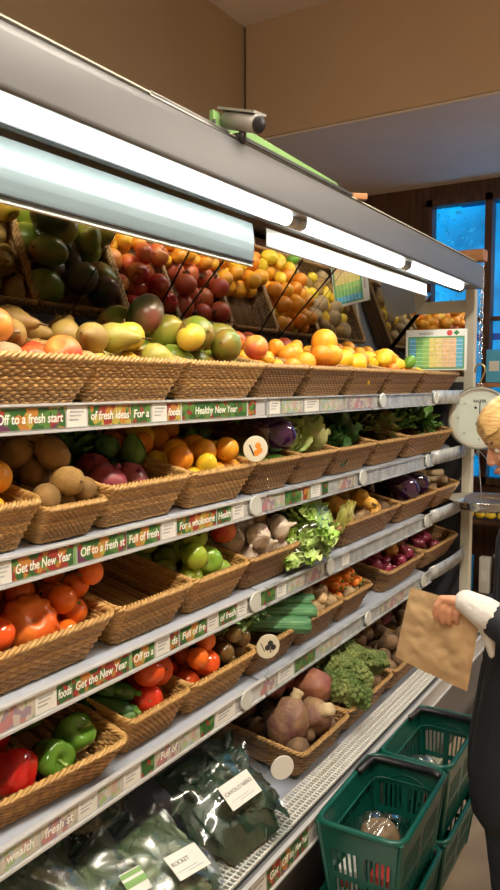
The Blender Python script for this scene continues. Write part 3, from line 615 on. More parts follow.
def place(bk, key, x, y, label=None, rot=None, scale=1, lift=0):
    b = BASKETS[bk]; y *= b.w / 2; r = K[key][3] * scale; best = None
    for i in range(90):
        q = 0 if i == 0 else U(0, .055); an = U(0, 6.3)
        X, Y = x + q * math.cos(an), y + q * math.sin(an)
        bx, by = bounds(b, b.h, r * 1.08); X = max(-bx, min(bx, X)); Y = max(-by, min(by, Y))
        z = rest_z(b, X, Y, r)
        sc = z * .8 + q * .5 + (1 if b.low and z + r > .195 else 0)
        if best is None or sc < best[0]: best = (sc, X, Y, z)
    sc, X, Y, z = best
    if sc >= 1: z = .195 - r
    bx, by = bounds(b, z - r * .4, r * 1.08); X = max(-bx, min(bx, X)); Y = max(-by, min(by, Y))
    if sc >= 1: # no room left on the heap: take away what is in the way
        for rec in [q for q in ALL if q[0] is b and (q[3] - X) ** 2 + (q[4] - Y) ** 2 + (q[5] - z) ** 2 < (.9 * (r + q[6])) ** 2]:
            for c in list(rec[1].children): bpy.data.objects.remove(c)
            bpy.data.objects.remove(rec[1]); ALL.remove(rec); b.items[:] = [q for q in b.items if abs(q[0] - rec[3]) + abs(q[1] - rec[4]) + abs(q[2] - rec[5]) > 1e-6]
    return put(key, b, X, Y, z + lift, rot, label, scale)

# ------------------------------------------------------------------ baskets on the shelves
top = 'top shelf'
basket('T0', 1, -40, 101, 'apple basket, top shelf', 'wicker basket of pears and apples at the left end of the top shelf', y01=(.74, 1.075))
basket('T1', 1, 94, 190, 'pear basket, top shelf', 'wicker basket of pears and yellow apples on the top shelf')
basket('T2', 1, 187, 268, 'mango basket, top shelf', 'wicker basket heaped with green mangoes on the top shelf')
basket('T3', 1, 265, 310, 'nectarine basket, top shelf', 'wicker basket of tangerines and one nectarine on the top shelf', 'b')
basket('T4', 1, 311, 354, 'orange basket, top shelf', 'wicker basket under the big orange on the top shelf', 'b')
basket('T5', 1, 355, 391, 'lemon basket, top shelf', 'wicker basket of lemons right of the big orange, top shelf', 'b')
basket('T6', 1, 392, 424, 'citrus basket, top shelf', 'wicker basket of lemons with a lime below the price board', 'b')
basket('T7', 1, 425, 460, 'far basket, top shelf', 'farthest wicker basket on the top shelf beside the post', 'b')
basket('S0', 2, -60, 42, 'orange basket, second shelf', 'wicker basket of oranges at the left end of the second shelf')
basket('S1', 2, 44, 108, 'kiwi basket, second shelf', 'shallow golden wicker basket of kiwis on the second shelf', drop=0, hs=.8)
basket('S2', 2, 108, 192, 'turnip basket, second shelf', 'wicker basket of purple turnips and avocados on the second shelf')
basket('S3', 2, 194, 258, 'citrus basket, second shelf', 'wicker basket of oranges left of the tag, second shelf')
basket('S4', 2, 259, 302, 'aubergine basket, second shelf', 'wicker basket with one aubergine on the second shelf', 'b')
basket('S5', 2, 303, 338, 'cabbage basket, second shelf', 'wicker basket of pale green cabbages on the second shelf', 'b')
basket('S6', 2, 339, 378, 'dark greens basket, second shelf', 'wicker basket of dark cabbages on the second shelf', 'b')
basket('S7', 2, 379, 410, 'herb basket, second shelf', 'wicker basket of brown and green leaves, second shelf', 'b')
basket('S8', 2, 411, 455, 'far greens basket, second shelf', 'farthest wicker basket of leafy greens, second shelf', 'b')
basket('R0', 3, -80, 113, 'tomato basket, third shelf', 'wicker basket of orange tomatoes at the left of the third shelf', y01=(.73, 1.105))
basket('R1', 3, 118, 194, 'empty basket, third shelf', 'empty wicker basket between the tomatoes and green apples')
basket('R2', 3, 195, 251, 'green apple basket, third shelf', 'wicker basket of green apples on the third shelf')
basket('R3', 3, 252, 302, 'garlic basket, third shelf', 'wicker basket of garlic and ginger on the third shelf', 'b')
basket('R4', 3, 303, 344, 'lettuce basket, third shelf', 'wicker basket behind the bagged lettuce on the third shelf', 'b')
basket('R5', 3, 347, 404, 'squash basket, third shelf', 'wicker basket of butternut squashes on the third shelf', 'b')
basket('R6', 3, 405, 440, 'aubergine basket, third shelf', 'wicker basket of dark aubergines on the third shelf', 'b')
basket('R7', 3, 441, 462, 'parsnip basket, third shelf', 'farthest wicker basket of long roots on the third shelf', 'b')
basket('Q0', 4, -90, 124, 'pepper basket, fourth shelf', 'wicker basket of red and green peppers on the fourth shelf', y01=(.76, 1.14), hs=.8, yaw=-6)
basket('Q1', 4, 127, 190, 'cucumber basket, fourth shelf', 'wicker basket of courgettes and red tomatoes on the fourth shelf')
basket('Q2', 4, 192, 258, 'mixed tomato basket, fourth shelf', 'wicker basket of red and brown tomatoes on the fourth shelf')
basket('Q3', 4, 259, 306, 'leek basket, fourth shelf', 'wicker basket of celery and leeks behind the tree tag', 'b')
basket('Q4', 4, 308, 346, 'potato basket, fourth shelf', 'wicker basket of small golden potatoes on the fourth shelf', 'b')
basket('Q5', 4, 347, 376, 'carrot basket, fourth shelf', 'wicker basket of carrots on the fourth shelf', 'b')
basket('Q6', 4, 392, 428, 'red onion basket, fourth shelf', 'wicker basket of red onions on the fourth shelf', 'b')
basket('Q7', 4, 430, 462, 'far basket, fourth shelf', 'wicker basket of plums beside the cream post, fourth shelf', 'b')
basket('P1', 5, 0, 0, 'turnip basket, bottom deck', 'wicker basket of turnips and sweet potatoes on the bottom deck', 'b', xf=-.905, y01=(1.735, 2.04), hs=.9)
basket('P2', 5, 0, 0, 'broccoli basket, bottom deck', 'wicker basket of broccoli on the bottom deck', 'b', xf=-.91, y01=(2.05, 2.42), hs=.9)
basket('P3', 5, 0, 0, 'potato basket, bottom deck', 'wicker basket of earthy potatoes on the bottom deck', 'b', xf=-.91, y01=(2.43, 2.78), hs=.9)
basket('P4', 5, 0, 0, 'beetroot basket, bottom deck', 'farthest wicker basket of dark roots on the bottom deck', 'b', xf=-.915, y01=(2.79, 3.14), hs=.9)

FR = (.02, .17, -1, 1); BK = (-.17, .02, -1, 1)
# top shelf
fill('T0', ['pear', 'pear', 'potato', 'apple_red'], 10, zmax=.07)
place('T0', 'peach', .11, -.15, 'orange red nectarine at the left end of the top shelf'); place('T0', 'apple_red', .07, -.55); place('T0', 'peach', .14, .70, 'large pink and yellow nectarine near the right rim, top shelf', scale=1.1); place('T0', 'pear', .06, .35, rot=(1.4, 0, 1)); place('T0', 'pear', .0, .7, rot=(1.5, 0, 2))
fill('T1', ['pear', 'pear', 'pear'], 10, BK, zmax=.09); fill('T1', ['pear', 'pear_green', 'apple_yellow'], 7, FR, zmax=.06)
place('T1', 'pear', .12, -.6, rot=(1.4, 0, .4)); place('T1', 'apple_yellow', .09, .35); place('T1', 'pear_green', .13, -.1, rot=(1.4, .2, 2)); place('T1', 'apple_yellow', .05, .75)
fill('T2', ['mango_dark', 'mango', 'apple_yellow', 'mango'], 9, BK, zmax=.10); fill('T2', ['mango'], 3, FR, zmax=.08)
place('T2', 'mango_dark', -.04, -.85, 'dark green mango at the back left of the mango heap'); place('T2', 'mango', .05, -.25, rot=(1.3, .3, 1.2)); place('T2', 'mango', .06, .75, rot=(1.2, -.4, 2), label='green mango with red top at the right of the heap'); place('T2', 'mango', .13, .35, rot=(1.4, .2, .3), scale=.95); place('T2', 'apple_yellow', .14, -.40, 'yellow apple resting against the green mangoes')
fill('T3', ['apple_red', 'peach'], 9, BK, zmax=.09); fill('T3', ['tang'], 10, FR, zmax=.07)
place('T3', 'peach', .13, -.75, 'pinkish nectarine beside the mango basket')
fill('T4', ['pom'], 8, BK, zmax=.08); fill('T4', ['orange', 'tang'], 16, FR, zmax=.09)
place('T4', 'orange', .12, .75, 'largest orange on top of the citrus heap', scale=1.3)
fill('T5', ['lemon'], 10, (.04, .17, -1, 1), zmax=.09); fill('T5', ['orange'], 8, (-.02, .1, -1, 1), zmax=.1)
place('T5', 'lemon', .12, .1, scale=1.15); place('T5', 'lemon', .1, -.6, scale=1.1)
fill('T6', ['orange', 'lemon', 'orange'], 26, zmax=.10); place('T6', 'lemon', .12, -.1, scale=1.1); place('T6', 'lemon', .11, -.6, scale=1.1); place('T6', 'lime', .15, .6, 'green lime beside the lemons under the board')
fill('T7', ['kiwi', 'potato', 'lemon'], 16, zmax=.04)
# second shelf
fill('S0', ['orange'], 16, zmax=.09)
fill('S1', ['kiwi'], 20, zmax=.08, scale=(.85, 1))
place('S1', 'kiwi', .11, .0); place('S1', 'kiwi', .10, -.5); place('S1', 'kiwi', .08, .45)
fill('S2', ['avocado', 'turnip_purple', 'avocado'], 9, BK, zmax=.06); fill('S2', ['turnip_purple'], 3, FR, zmax=.02, scale=(.7, .75)); place('S2', 'turnip_purple', .11, -.35, 'round pink turnip at the front of its basket'); place('S2', 'turnip_purple', .10, .30, scale=.85); place('S2', 'avocado', .05, .75); place('S2', 'avocado', -.02, .6); place('S2', 'avocado', .0, .9)
fill('S3', ['orange', 'orange', 'lemon'], 22, zmax=.09)
fill('S4', ['avocado'], 14, zmax=.06); place('S4', 'aub', .10, .40, 'large glossy aubergine beside the round orange tag', rot=(0, -1.25, .5), scale=1.2, lift=.012)
# third shelf
fill('R0', ['tombig', 'tom'], 8, (-.17, .0, -1, .2), zmax=.07); fill('R0', ['tomo'], 12, (-.17, .03, .2, 1), zmax=.05)
place('R0', 'tom', .13, -.75); place('R0', 'beef', .125, .14, 'ribbed beefsteak tomato at the front of the tomato basket', rot=(.25, .80, 0), lift=.005)
fill('R0', ['tomo'], 14, (.0, .17, .4, 1), zmax=.06); fill('R0', ['tom'], 5, (.02, .14, -1, -.1), zmax=.06)
place('R0', 'tombig', .02, -.35, 'largest smooth orange tomato behind the ribbed tomato', scale=1.15); place('R0', 'tombig', .11, -.66)
place('R0', 'tomo', .12, .50, scale=1.1); place('R0', 'tomo', .07, .45, scale=1.1); place('R0', 'tomo', .05, .75, scale=1.05); place('R0', 'tomo', .11, .80); place('R0', 'tomo', .15, .66, scale=1.05); place('R0', 'tomo', .14, .9); place('R0', 'tomo', .02, .3, scale=1.15)
fill('R2', ['apple_green'], 18, zmax=.11, mound=.1); place('R2', 'apple_red', .12, .75, 'bright red apple among the green apples'); place('R2', 'apple_yellow', .08, .35, 'yellow apple beside the red apple'); place('R2', 'apple_green', .14, -.0); place('R2', 'apple_green', .10, -.6)
fill('R3', ['garlic'], 20, FR, zmax=.10, scale=(1, 1.3)); fill('R3', ['ginger', 'garlic'], 14, BK, zmax=.1); fill('R3', ['ginger'], 8, (-.05, .15, .4, 1), zmax=.12)
fill('R4', ['onion'], 12, BK, zmax=.08)
fill('R5', ['potato', 'squash'], 10, zmax=.05)
for (x, y, a) in ((.11, -.6, .2), (.12, -.05, 1.0), (.04, -.35, 2.2), (.10, .45, .5), (.0, .3, 1.6)): place('R5', 'squash', x + .02, y, rot=(1.5, .2, a), scale=.92)
place('R5', 'potato_dark', .06, .8); place('R5', 'potato_dark', .1, .75)
fill('R6', ['aub'], 4, zmax=.06)
for (x, y, a) in ((.10, -.3, .4), (.08, .4, .7), (.0, 0, 2)): place('R6', 'aub', x, y, rot=(-1.3, .1, a + 1.6), scale=1.1)
# fourth shelf
fill('Q0', ['pep_green', 'pep_red'], 7, (-.17, .02, -1, 0), zmax=.06); fill('Q0', ['pep_green'], 2, BK, zmax=.03)
place('Q0', 'pep_green', .11, .58, 'green bell pepper at the right of the pepper basket', rot=(.3, .5, 1), scale=.95); place('Q0', 'pep_green', .15, .20, 'light green bell pepper standing stalk forward', rot=(.2, 1.2, .2), scale=.9); place('Q0', 'pep_red', .15, -.22, 'shiny red bell pepper at the front of the pepper basket', rot=(.2, .9, 2.8), scale=.95); place('Q0', 'pep_red', .05, -.30, 'dark red bell pepper behind the other peppers')
fill('Q1', ['tom'], 14, (-.17, .05, -.3, 1), zmax=.08); fill('Q1', ['avocado'], 9, (.0, .17, -1, -.3), zmax=.03); fill('Q1', ['tom'], 4, (.05, .17, 0, 1), zmax=.05); place('Q1', 'tom', .15, -.05, scale=.95); place('Q1', 'tom', .14, .62); place('Q1', 'tom', .07, .3); place('Q1', 'tom', .05, .75)
fill('Q2', ['tomo', 'kumato', 'tom'], 18, BK, zmax=.10); fill('Q2', ['tomo', 'tom'], 14, (.03, .17, -1, -.2), zmax=.11); fill('Q2', ['kumato'], 34, (.0, .17, -.1, 1), zmax=.12)
place('Q2', 'tom', .08, -.6, scale=1.1); place('Q2', 'tomo', .14, -.3); place('Q2', 'kumato', .12, .2, scale=1.1); place('Q2', 'kumato', .11, .6, scale=1.15); place('Q2', 'kumato', .05, .4, scale=1.1)
fill('Q4', ['chest', 'potato', 'chest'], 40, zmax=.12, scale=(.75, .95))
fill('Q5', ['potato'], 8, zmax=.03)
fill('Q6', ['red_onion'], 26, zmax=.11); place('Q6', 'onion', .09, .25, 'brown onion among the red onions'); place('Q6', 'onion', .04, -.3)
fill('Q7', ['red_onion'], 12, zmax=.12)
fill('P1', ['potato_dark'], 12, zmax=.05)
fill('P2', ['potato_dark'], 12, zmax=.04)
fill('P3', ['potato_dark'], 20, zmax=.11); fill('P4', ['beet', 'potato_dark'], 20, zmax=.10)

# long roots, leaves and other hand-built produce ----------------------------------
def inb(bk, x, y, z, rot=(0, 0, 0)):
    b = BASKETS[bk]; return b.m @ Matrix.Translation((x, y * b.w / 2, z)) @ Euler(rot).to_matrix().to_4x4()
CARROT = MB().lathe([(0, -.075), (.004, -.072), (.008, -.04), (.012, 0), (.015, .045), (.014, .06), (.006, .066), (0, .066)], 12, wob(noi=.1)).mesh('carrot', mat('carrot_skin', (.88, .25, .02), .45, var=.1, scale=30, stretch=(1, 1, 6)))
CTOP = MB().tube([(0, 0, .064), (0, .001, .074)], .004, 6).mesh('green_top', GREENSTEM)
k = 0
for row, z in ((0, .075), (1, .10), (2, .125)):
    for j in range(7 - row):
        o = link('carrot', CARROT, None); o.matrix_world = inb('Q5', .085 + U(-.02, .02) - .0 * row, -.72 + .24 * j + .1 * row, z, (U(-.1, .1), R(90) + U(-.15, .15), U(-.25, .25))); link('green_top', CTOP, o)
        tag(o, f'orange carrot in the {("lowest", "middle", "top")[row]} layer of the carrot basket, {ORD[j]} from left', 'carrot', 'carrots on the fourth shelf')
COUR = MB().lathe([(0, -.075), (.010, -.073), (.019, -.055), (.021, 0), (.019, .05), (.013, .066), (.009, .07), (0, .071)], 14, wob(bend=1)).mesh('courgette', mat('courgette_skin', (.022, .075, .022), .25, col2=(.06, .15, .03), scale=30, stretch=(1, 1, .2)))
CST = MB().tube([(0, 0, .068), (.002, 0, .084)], .006, 6).mesh('stem', GREENSTEM)
for j, (x, y, z, a) in enumerate(((.10, -.80, .085, .3), (.03, -.66, .105, .0), (.08, -.66, .112, .4), (-.03, -.7, .10, .1), (.05, -.86, .12, .2))):
    o = link('courgette', COUR); o.matrix_world = inb('Q1', x, y, z, (0, R(85), a)); link('stem', CST, o)
    tag(o, ['dark green courgette at the bottom left of its basket', 'dark green courgette lying behind the front courgettes', 'dark courgette nearest the red tomatoes', 'dark courgette at the back left of the basket', 'dark green courgette lying on top of the others'][j], 'courgette', 'courgettes on the fourth shelf')
PARS = MB().lathe([(0, -.09), (.003, -.08), (.010, -.03), (.017, .03), (.020, .055), (.012, .064), (0, .062)], 12, wob(noi=.12)).mesh('parsnip', mat('parsnip_skin', (.46, .34, .20), .6, var=.15, scale=20))
for j in range(9):
    o = link('parsnip', PARS); o.matrix_world = inb('R7', U(.0, .10), -.7 + .18 * j, .05 + .02 * (j % 4), (U(-.2, .2), R(80), U(-.4, .5)))
    tag(o, f'long pale root in the far root basket, {ORD[j]} from left', 'parsnip', 'parsnips on the third shelf')

def leaf(mb, base, az, el, L, w, curl=.5, frill=0, tone=.5, nu=6, nv=8, seed=0):
    """one leaf blade with a curved midrib and a wavy margin"""
    d = Vector((math.cos(az) * math.cos(el), math.sin(az) * math.cos(el), math.sin(el)))
    side = Vector((-math.sin(az), math.cos(az), 0)); up = side.cross(d) * -1
    base = Vector(base)
    def fn(u, v):
        s = (u - .5) * 2; ww = w * math.sin(math.pi * min(1, v * .85 + .12)) ** .7
        p = base + d * (L * v) - up * (curl * L * v * v * .5) + side * (ww * s * .5)
        f = frill * abs(s) ** 1.5 * math.sin(v * 23 + s * 3 + seed) + w * .18 * abs(s)
        return p + up * f + side * frill * .5 * math.sin(v * 17 + seed)
    mb.grid(fn, nu, nv, tone); return mb
def leafmat(name, c1, c2, rough=.4, sc=30): return mat(name, c1, rough, col2=c2, scale=sc, bump=.3, bscale=60)
LM = {'lettuce': leafmat('frilly_lettuce_leaf', (.30, .52, .05), (.66, .78, .30)), 'dark': leafmat('dark_cabbage_leaf', (.02, .07, .018), (.06, .16, .035)), 'cabbage': leafmat('pale_cabbage_leaf', (.30, .42, .10), (.58, .62, .28)),
      'mid': leafmat('mid_green_leaf', (.06, .18, .03), (.16, .32, .06)), 'kale': leafmat('cavolo_nero_leaf', (.006, .020, .012), (.025, .06, .028)), 'rocket': leafmat('rocket_leaf', (.06, .11, .045), (.16, .21, .10)),
      'brown': leafmat('brown_tinged_leaf', (.16, .10, .03), (.10, .2, .04))}
def bunch(n, spread, L, w, lm, curl=.5, frill=.004, z0=0, el=(.3, 1.3), seed=0):
    st = random.getstate(); random.seed(seed + 5); mb = MB()
    for i in range(n):
        t = i / n; az = i * 2.4 + U(-.3, .3)
        leaf(mb, (spread * math.cos(az) * (1 - t * .6), spread * math.sin(az) * (1 - t * .6), z0 + t * L * .25), az, el[0] + (el[1] - el[0]) * t, L * U(.8, 1.1), w * U(.8, 1.2), curl, frill, seed=i)
    random.setstate(st); return mb
def headveg(name, m, n, L, w, **k):
    return bunch(n, .012, L, w, m, **k).mesh(name, M.get(m) or LM[m])
CAB = headveg('cabbage_head', 'cabbage', 24, .075, .07, curl=-.9, frill=.004, el=(.2, 1.4)); SAV = headveg('savoy', 'dark', 22, .08, .085, curl=-.6, frill=.005, el=(.1, 1.3)); HERB = headveg('greens', 'mid', 26, .085, .04, curl=.6, frill=.005, seed=3); BRN = headveg('browns', 'brown', 22, .08, .05, curl=.8, frill=.006, seed=4)
CORE = MB().lathe(sph(.036, .034), 14, wob(noi=.1))
cores = {k: CORE.mesh('heart', LM[k]) for k in ('cabbage', 'dark')}
def veg(name, me, core, bk, x, y, z, rot, s, label, cat, group):
    o = link(name, me); o.matrix_world = inb(bk, x, y, z, rot) @ Matrix.Scale(s, 4)
    if core: c = link('heart', core, o); c.location = (0, 0, .035)
    return tag(o, label, cat, group)
for i, (x, y, z, r_, s) in enumerate(((.06, -.35, .075, (.4, .7, 0), 1.2), (.09, .45, .085, (-.3, .8, 1), 1.15), (-.04, 0, .08, (.2, .4, 2), 1.1), (.0, .6, .06, (0, .3, 3), 1.0))):
    veg('cabbage', CAB, cores['cabbage'], 'S5', x, y, z, r_, s, ['pale leafy cabbage at the left of its basket', 'pale leafy cabbage overhanging the right of its basket', 'pale cabbage behind the front two', 'pale cabbage at the back right of its basket'][i], 'cabbage', 'pale cabbages on the second shelf')
for i, (x, y, z, r_, s) in enumerate(((.07, -.4, .055, (.3, .6, 0), 1.2), (.06, .3, .065, (-.3, .6, 1), 1.3), (-.05, -.2, .08, (.2, .3, 2), 1.2), (-.04, .6, .07, (0, .3, 3), 1.1))):
    veg('savoy_cabbage', SAV, cores['dark'], 'S6', x, y, z, r_, s, ['dark green cabbage nearest the pale cabbages', 'dark green cabbage at the front of its basket', 'dark green cabbage at the back left', 'dark green cabbage at the back right'][i], 'cabbage', 'dark cabbages on the second shelf')
for bk, me, nm, d in (('S7', BRN, 'leafy_greens', 'brown tinged leafy greens'), ('S8', HERB, 'leafy_greens', 'bright leafy greens near the scale')):
    for i, (x, y) in enumerate(((.07, -.5), (.08, .35), (-.03, 0), (-.04, .7))):
        veg(nm, me, None, bk, x, y, .075 + .01 * i, (U(-.4, .4), U(.2, .5), U(0, 6)), 1.25, f'{d}, {("front left", "front right", "back left", "back right")[i]} bunch', 'greens', 'leafy greens on the second shelf')
for i, (x, y) in enumerate(((-.02, -.6), (0, .2), (-.05, .6))): veg('avocado_leaf_bunch', HERB, None, 'S2', x - .07, y, .05, (0, 0, i), 1, f'dark bunch of leaves behind the turnips, {ORD[i]} from left', 'greens', 'leafy greens on the second shelf').name = 'leafy_greens'

# lettuce in its bag, standing on the third shelf rail
def bag_mesh(L, Wd, H, seed, m, crumple=.012, name='film'):
    """pillow-shaped film bag: sealed at one end, gathered at the other, creased"""
    st = random.getstate(); random.seed(seed)
    nu, nv = 44, 30; mb = MB(); o3 = Vector((seed * 3.1, seed, 0))
    for sgn in (1, -1):
        def fn(u, v):
            x = (u - .5) * L; y = (v - .5) * Wd * (1 - .25 * max(0, u - .7) / .3 + .08 * math.sin(u * 9 + seed))
            e = (math.sin(math.pi * min(1, max(0, u))) ** .5) * (math.sin(math.pi * v) ** .55)
            q = Vector((x * 10, y * 10, sgn * 2)) + o3
            n1 = abs(noise.noise(q)) * 2 - .5; n2 = abs(noise.noise(q * 2.7)) * 1.4 - .4
            z = sgn * H / 2 * e * (1 if sgn > 0 else .6) + (n1 + n2 * .5) * crumple * (.35 + e) * (1 if sgn > 0 else .3)
            return Vector((x, y + n2 * .004, z))
        mb.grid(fn, nu, nv)
    random.setstate(st); return mb.mesh(name, m)
def bag(name, loc, rot, L, Wd, H, seed, film, leafkey, nleaf, lsize, label, cat, lbl=None, group=None, lw=.03):
    full = leafkey in ('kale', 'rocket')
    o = link(name, bag_mesh(L, Wd, H, seed, film)); o.location = loc; o.rotation_euler = rot
    st = random.getstate(); random.seed(seed); mb = MB()
    for i in range(nleaf):
        bx_, by_ = U(-.36, .26) * L, U(-.36, .36) * Wd; az_ = U(0, 6.28)
        if full and (abs(bx_ + lsize * .7 * math.cos(az_)) > L * .42 or abs(by_ + lsize * .7 * math.sin(az_)) > Wd * .42): az_ = math.atan2(-by_, -bx_) + U(-.7, .7)
        leaf(mb, (bx_, by_, U(-.2, .22) * H if not full else U(.0, .20) * H), az_, U(-.25, .35) if not full else U(-.15, .12), lsize * U(.7, 1.2), lw * U(.7, 1.3), U(-.6, .8) if not full else U(.0, .5), .003 if leafkey != 'lettuce' else .010, seed=i, nu=6 if leafkey == 'lettuce' else 4, nv=8 if leafkey == 'lettuce' else 6)
    mb.build('leaf_filling', LM[leafkey], o)
    if full: link('leaf_mass', bag_mesh(L * .88, Wd * .86, H * .62, seed + 3, LM[leafkey], .014, 'leaf_mass'), o)
    random.setstate(st)
    if lbl:
        txt, w, h, lx, ly, rz, colour = lbl
        c = MB().box((0, 0, 0), (w, h, .0012)).build('paper_label', M['white'], o, False); c.location = (lx, ly, H / 2 + .008); c.rotation_euler = (U(-.1, .1), .0, rz)
        if colour:
            MB().box((0, 0, .0008), (w, h * .28, .0008)).box((0, h * .36, .0008), (w, h * .2, .0008)).build('green_band', M['green_board'], c, False)
        else:
            me = text_mesh(txt, .0132, M['ink']); t = link('lettering', me, c); t.location = (-w * .45, .002, .001)
            ln = MB(); ln.box((-.01, -h * .22, .0009), (w * .6, .0012, .0004)); ln.box((.01, -h * .32, .0009), (w * .5, .0012, .0004)); ln.build('fine_print', M['railclear'], c, False)
    return tag(o, label, cat, group)
def at3(px, a, z): return (-a, along(px, a), z)
y4 = along(322, .99)
lt = bag('bagged_lettuce', (-1.045, y4 + .02, 1.135), (R(-6), R(50), R(10)), .19, .28, .15, 21, M['film'], 'lettuce', 120, .075, 'bagged frilly pale green lettuce leaning out over the third shelf', 'lettuce', lw=.075)
bag('bagged_lettuce', (-1.02, y4 - .11, 1.085), (R(10), R(50), R(-10)), .13, .11, .07, 23, M['film'], 'lettuce', 40, .06, 'small frilly lettuce bag low beside the garlic basket', 'lettuce', lw=.05)
# chicory standing right of the lettuce
for i, (dy, rz) in enumerate(((.20, .2), (.235, .5))):
    mb = MB()
    for k2 in range(12): leaf(mb, (0, 0, 0), k2 * 2.4, 1.25, .10 * (1 - .02 * k2), .035, -.3, .001, seed=k2, nu=4, nv=6)
    o = mb.build('chicory', leafmat('chicory_leaf' + str(i), (.62, .62, .12), (.75, .72, .35))); o.location = (-1.02, y4 + dy, 1.07 + .01 * i); o.rotation_euler = (.2, .25, rz)
    tag(o, ['yellow chicory head against the lettuce bag', 'yellow chicory head beside the squash basket'][i], 'chicory', 'chicory heads on the third shelf')

# leeks, celery
LEEKM = mat('leek_leaf_green', (.05, .19, .08), .4, col2=(.16, .36, .16), scale=12, stretch=(30, 30, 1)); 
def leek(i, p0, p1, r):
    o = empty('leek', p0, label=['thick green leek lying uppermost on the leek pile', 'green leek lying in the middle of the pile', 'green leek nearest the shelf edge', 'green leek below the other leeks'][i], cat='leek', group='leeks on the fourth shelf')
    p0 = Vector(p0); d = Vector(p1) - p0; L = d.length; q = d.to_track_quat('Z', 'Y')
    o.rotation_mode = 'QUATERNION'; o.rotation_quaternion = q
    MB().lathe([(0, 0), (r * 1.1, 0), (r, L * .2), (r, L * .35), (0, L * .36)], 12).build('white_stem', mat('leek_white' + str(i), (.55, .62, .36), .4), o)
    mb = MB()
    for k2 in range(7):
        az = k2 * 2.4 + i
        mb.grid(lambda u, v: Vector(((r * (1 + v * .5)) * math.cos(az + (u - .5) * 1.5), (r * (.9 + v * .25)) * math.sin(az + (u - .5) * 1.5), L * (.25 + .75 * v * (1 - .05 * (k2 % 3))))), 5, 8)
    mb.build('leaves', LEEKM, o, solid=.0015)
yq = along(262, 1.0)
for i, (a, b_, z, r) in enumerate((((-1.22, yq + .06, .94), (-1.00, yq + .30, .905), 0, .019), ((-1.20, yq + .0, .925), (-.985, yq + .28, .880), 0, .019), ((-1.18, yq - .03, .90), (-.98, yq + .23, .855), 0, .021), ((-1.25, yq + .1, .93), (-1.03, yq + .33, .90), 0, .016))): leek(i, a, b_, r)
cel = empty('celery', (-1.10, yq - .02, .86), (0, .35, .2), 'bunch of celery with feathery leaves left of the leeks', 'celery')
st_ = MB(); lv_ = MB()
for i in range(11):
    a = i * .57; x, y = .03 * math.cos(a), .075 * math.sin(a)
    top_ = Vector((x * 1.8, y * 1.9, .085 + .03 * rnd()))
    st_.tube([(x * .4, y * .5, -.03), (x * 1.2, y * 1.2, .04), top_], [.008, .006, .004], 6)
    for k2 in range(9): leaf(lv_, top_ + Vector((U(-.02, .02), U(-.02, .02), U(-.03, .015))), U(0, 6.28), U(-.2, .9), .032, .022, .5, .004, seed=k2 + i, nu=3, nv=4)
st_.build('stalks', mat('celery_stalk', (.36, .50, .12), .35, var=.1), cel); lv_.build('leaves', leafmat('celery_leaf', (.10, .22, .06), (.24, .36, .14)), cel)

# bottom deck: turnips / sweet potatoes / broccoli
SW = mat('pink_sweet_potato_skin', (.24, .07, .05), .45, col2=(.36, .16, .09), scale=20, bump=.5); SWD = mat('swede_skin', (.34, .21, .10), .6, col2=(.16, .06, .06), scale=16, bump=.5)
def root(nm, bk, x, y, z, rot, L, r, m, label, cat, top=False, seed=0):
    pr = [(0, -L / 2), (r * .3, -L * .46), (r * .7, -L * .32), (r, -L * .05), (r * .97, L * .15), (r * .72, L * .36), (r * .3, L * .48), (0, L / 2)]
    o = MB().lathe(pr, 22, wob(noi=.5, bend=1.5, ribs=5, amp=.04, seed=seed)).build(nm, m); o.matrix_world = inb(bk, x, y, z, rot)
    if top: MB().lathe([(r * .32, L * .40), (r * .36, L * .5), (r * .3, L * .56), (r * .32, L * .62), (0, L * .63)], 12, wob(noi=.5, seed=seed)).build('crown', mat('cut_crown' + str(seed), (.60, .46, .26), .6), o)
    tag(o, label, cat, 'root vegetables on the bottom deck')
root('swede', 'P1', .12, .12, .105, (.3, .9, .2), .13, .056, SWD, 'tan swede with a cut crown facing the aisle', 'swede', True, 1)
root('swede', 'P1', .09, -.5, .115, (-.2, .3, .4), .15, .058, SWD, 'large tan swede behind the white oval tag', 'swede', True, 2)
root('swede', 'P1', -.06, -.6, .13, (.2, .2, 1), .13, .046, SWD, 'swede at the back left of the turnip basket', 'swede', True, 3)
root('sweet_potato', 'P1', .07, .55, .155, (1.0, .5, .6), .19, .058, SW, 'pinkish brown sweet potato lying on top, nearest the broccoli', 'sweet potato', False, 4)
root('sweet_potato', 'P1', -.01, .1, .175, (1.3, .2, .2), .20, .052, SW, 'reddish sweet potato behind the front swede', 'sweet potato', False, 5)
root('sweet_potato', 'P1', .02, .3, .06, (1.3, .2, 1.2), .16, .042, SW, 'sweet potato under the top ones', 'sweet potato', False, 6)
root('sweet_potato', 'P1', -.1, .5, .07, (1.3, .2, .6), .16, .042, SW, 'sweet potato at the back of the turnip basket', 'sweet potato', False, 7)
FLO = mat('broccoli_floret', (.09, .15, .03), .8, col2=(.27, .31, .09), scale=22, bump=.9, bscale=220)
FLD = mat('dark_broccoli_floret', (.05, .12, .04), .8, col2=(.12, .21, .07), scale=22, bump=.9, bscale=220)
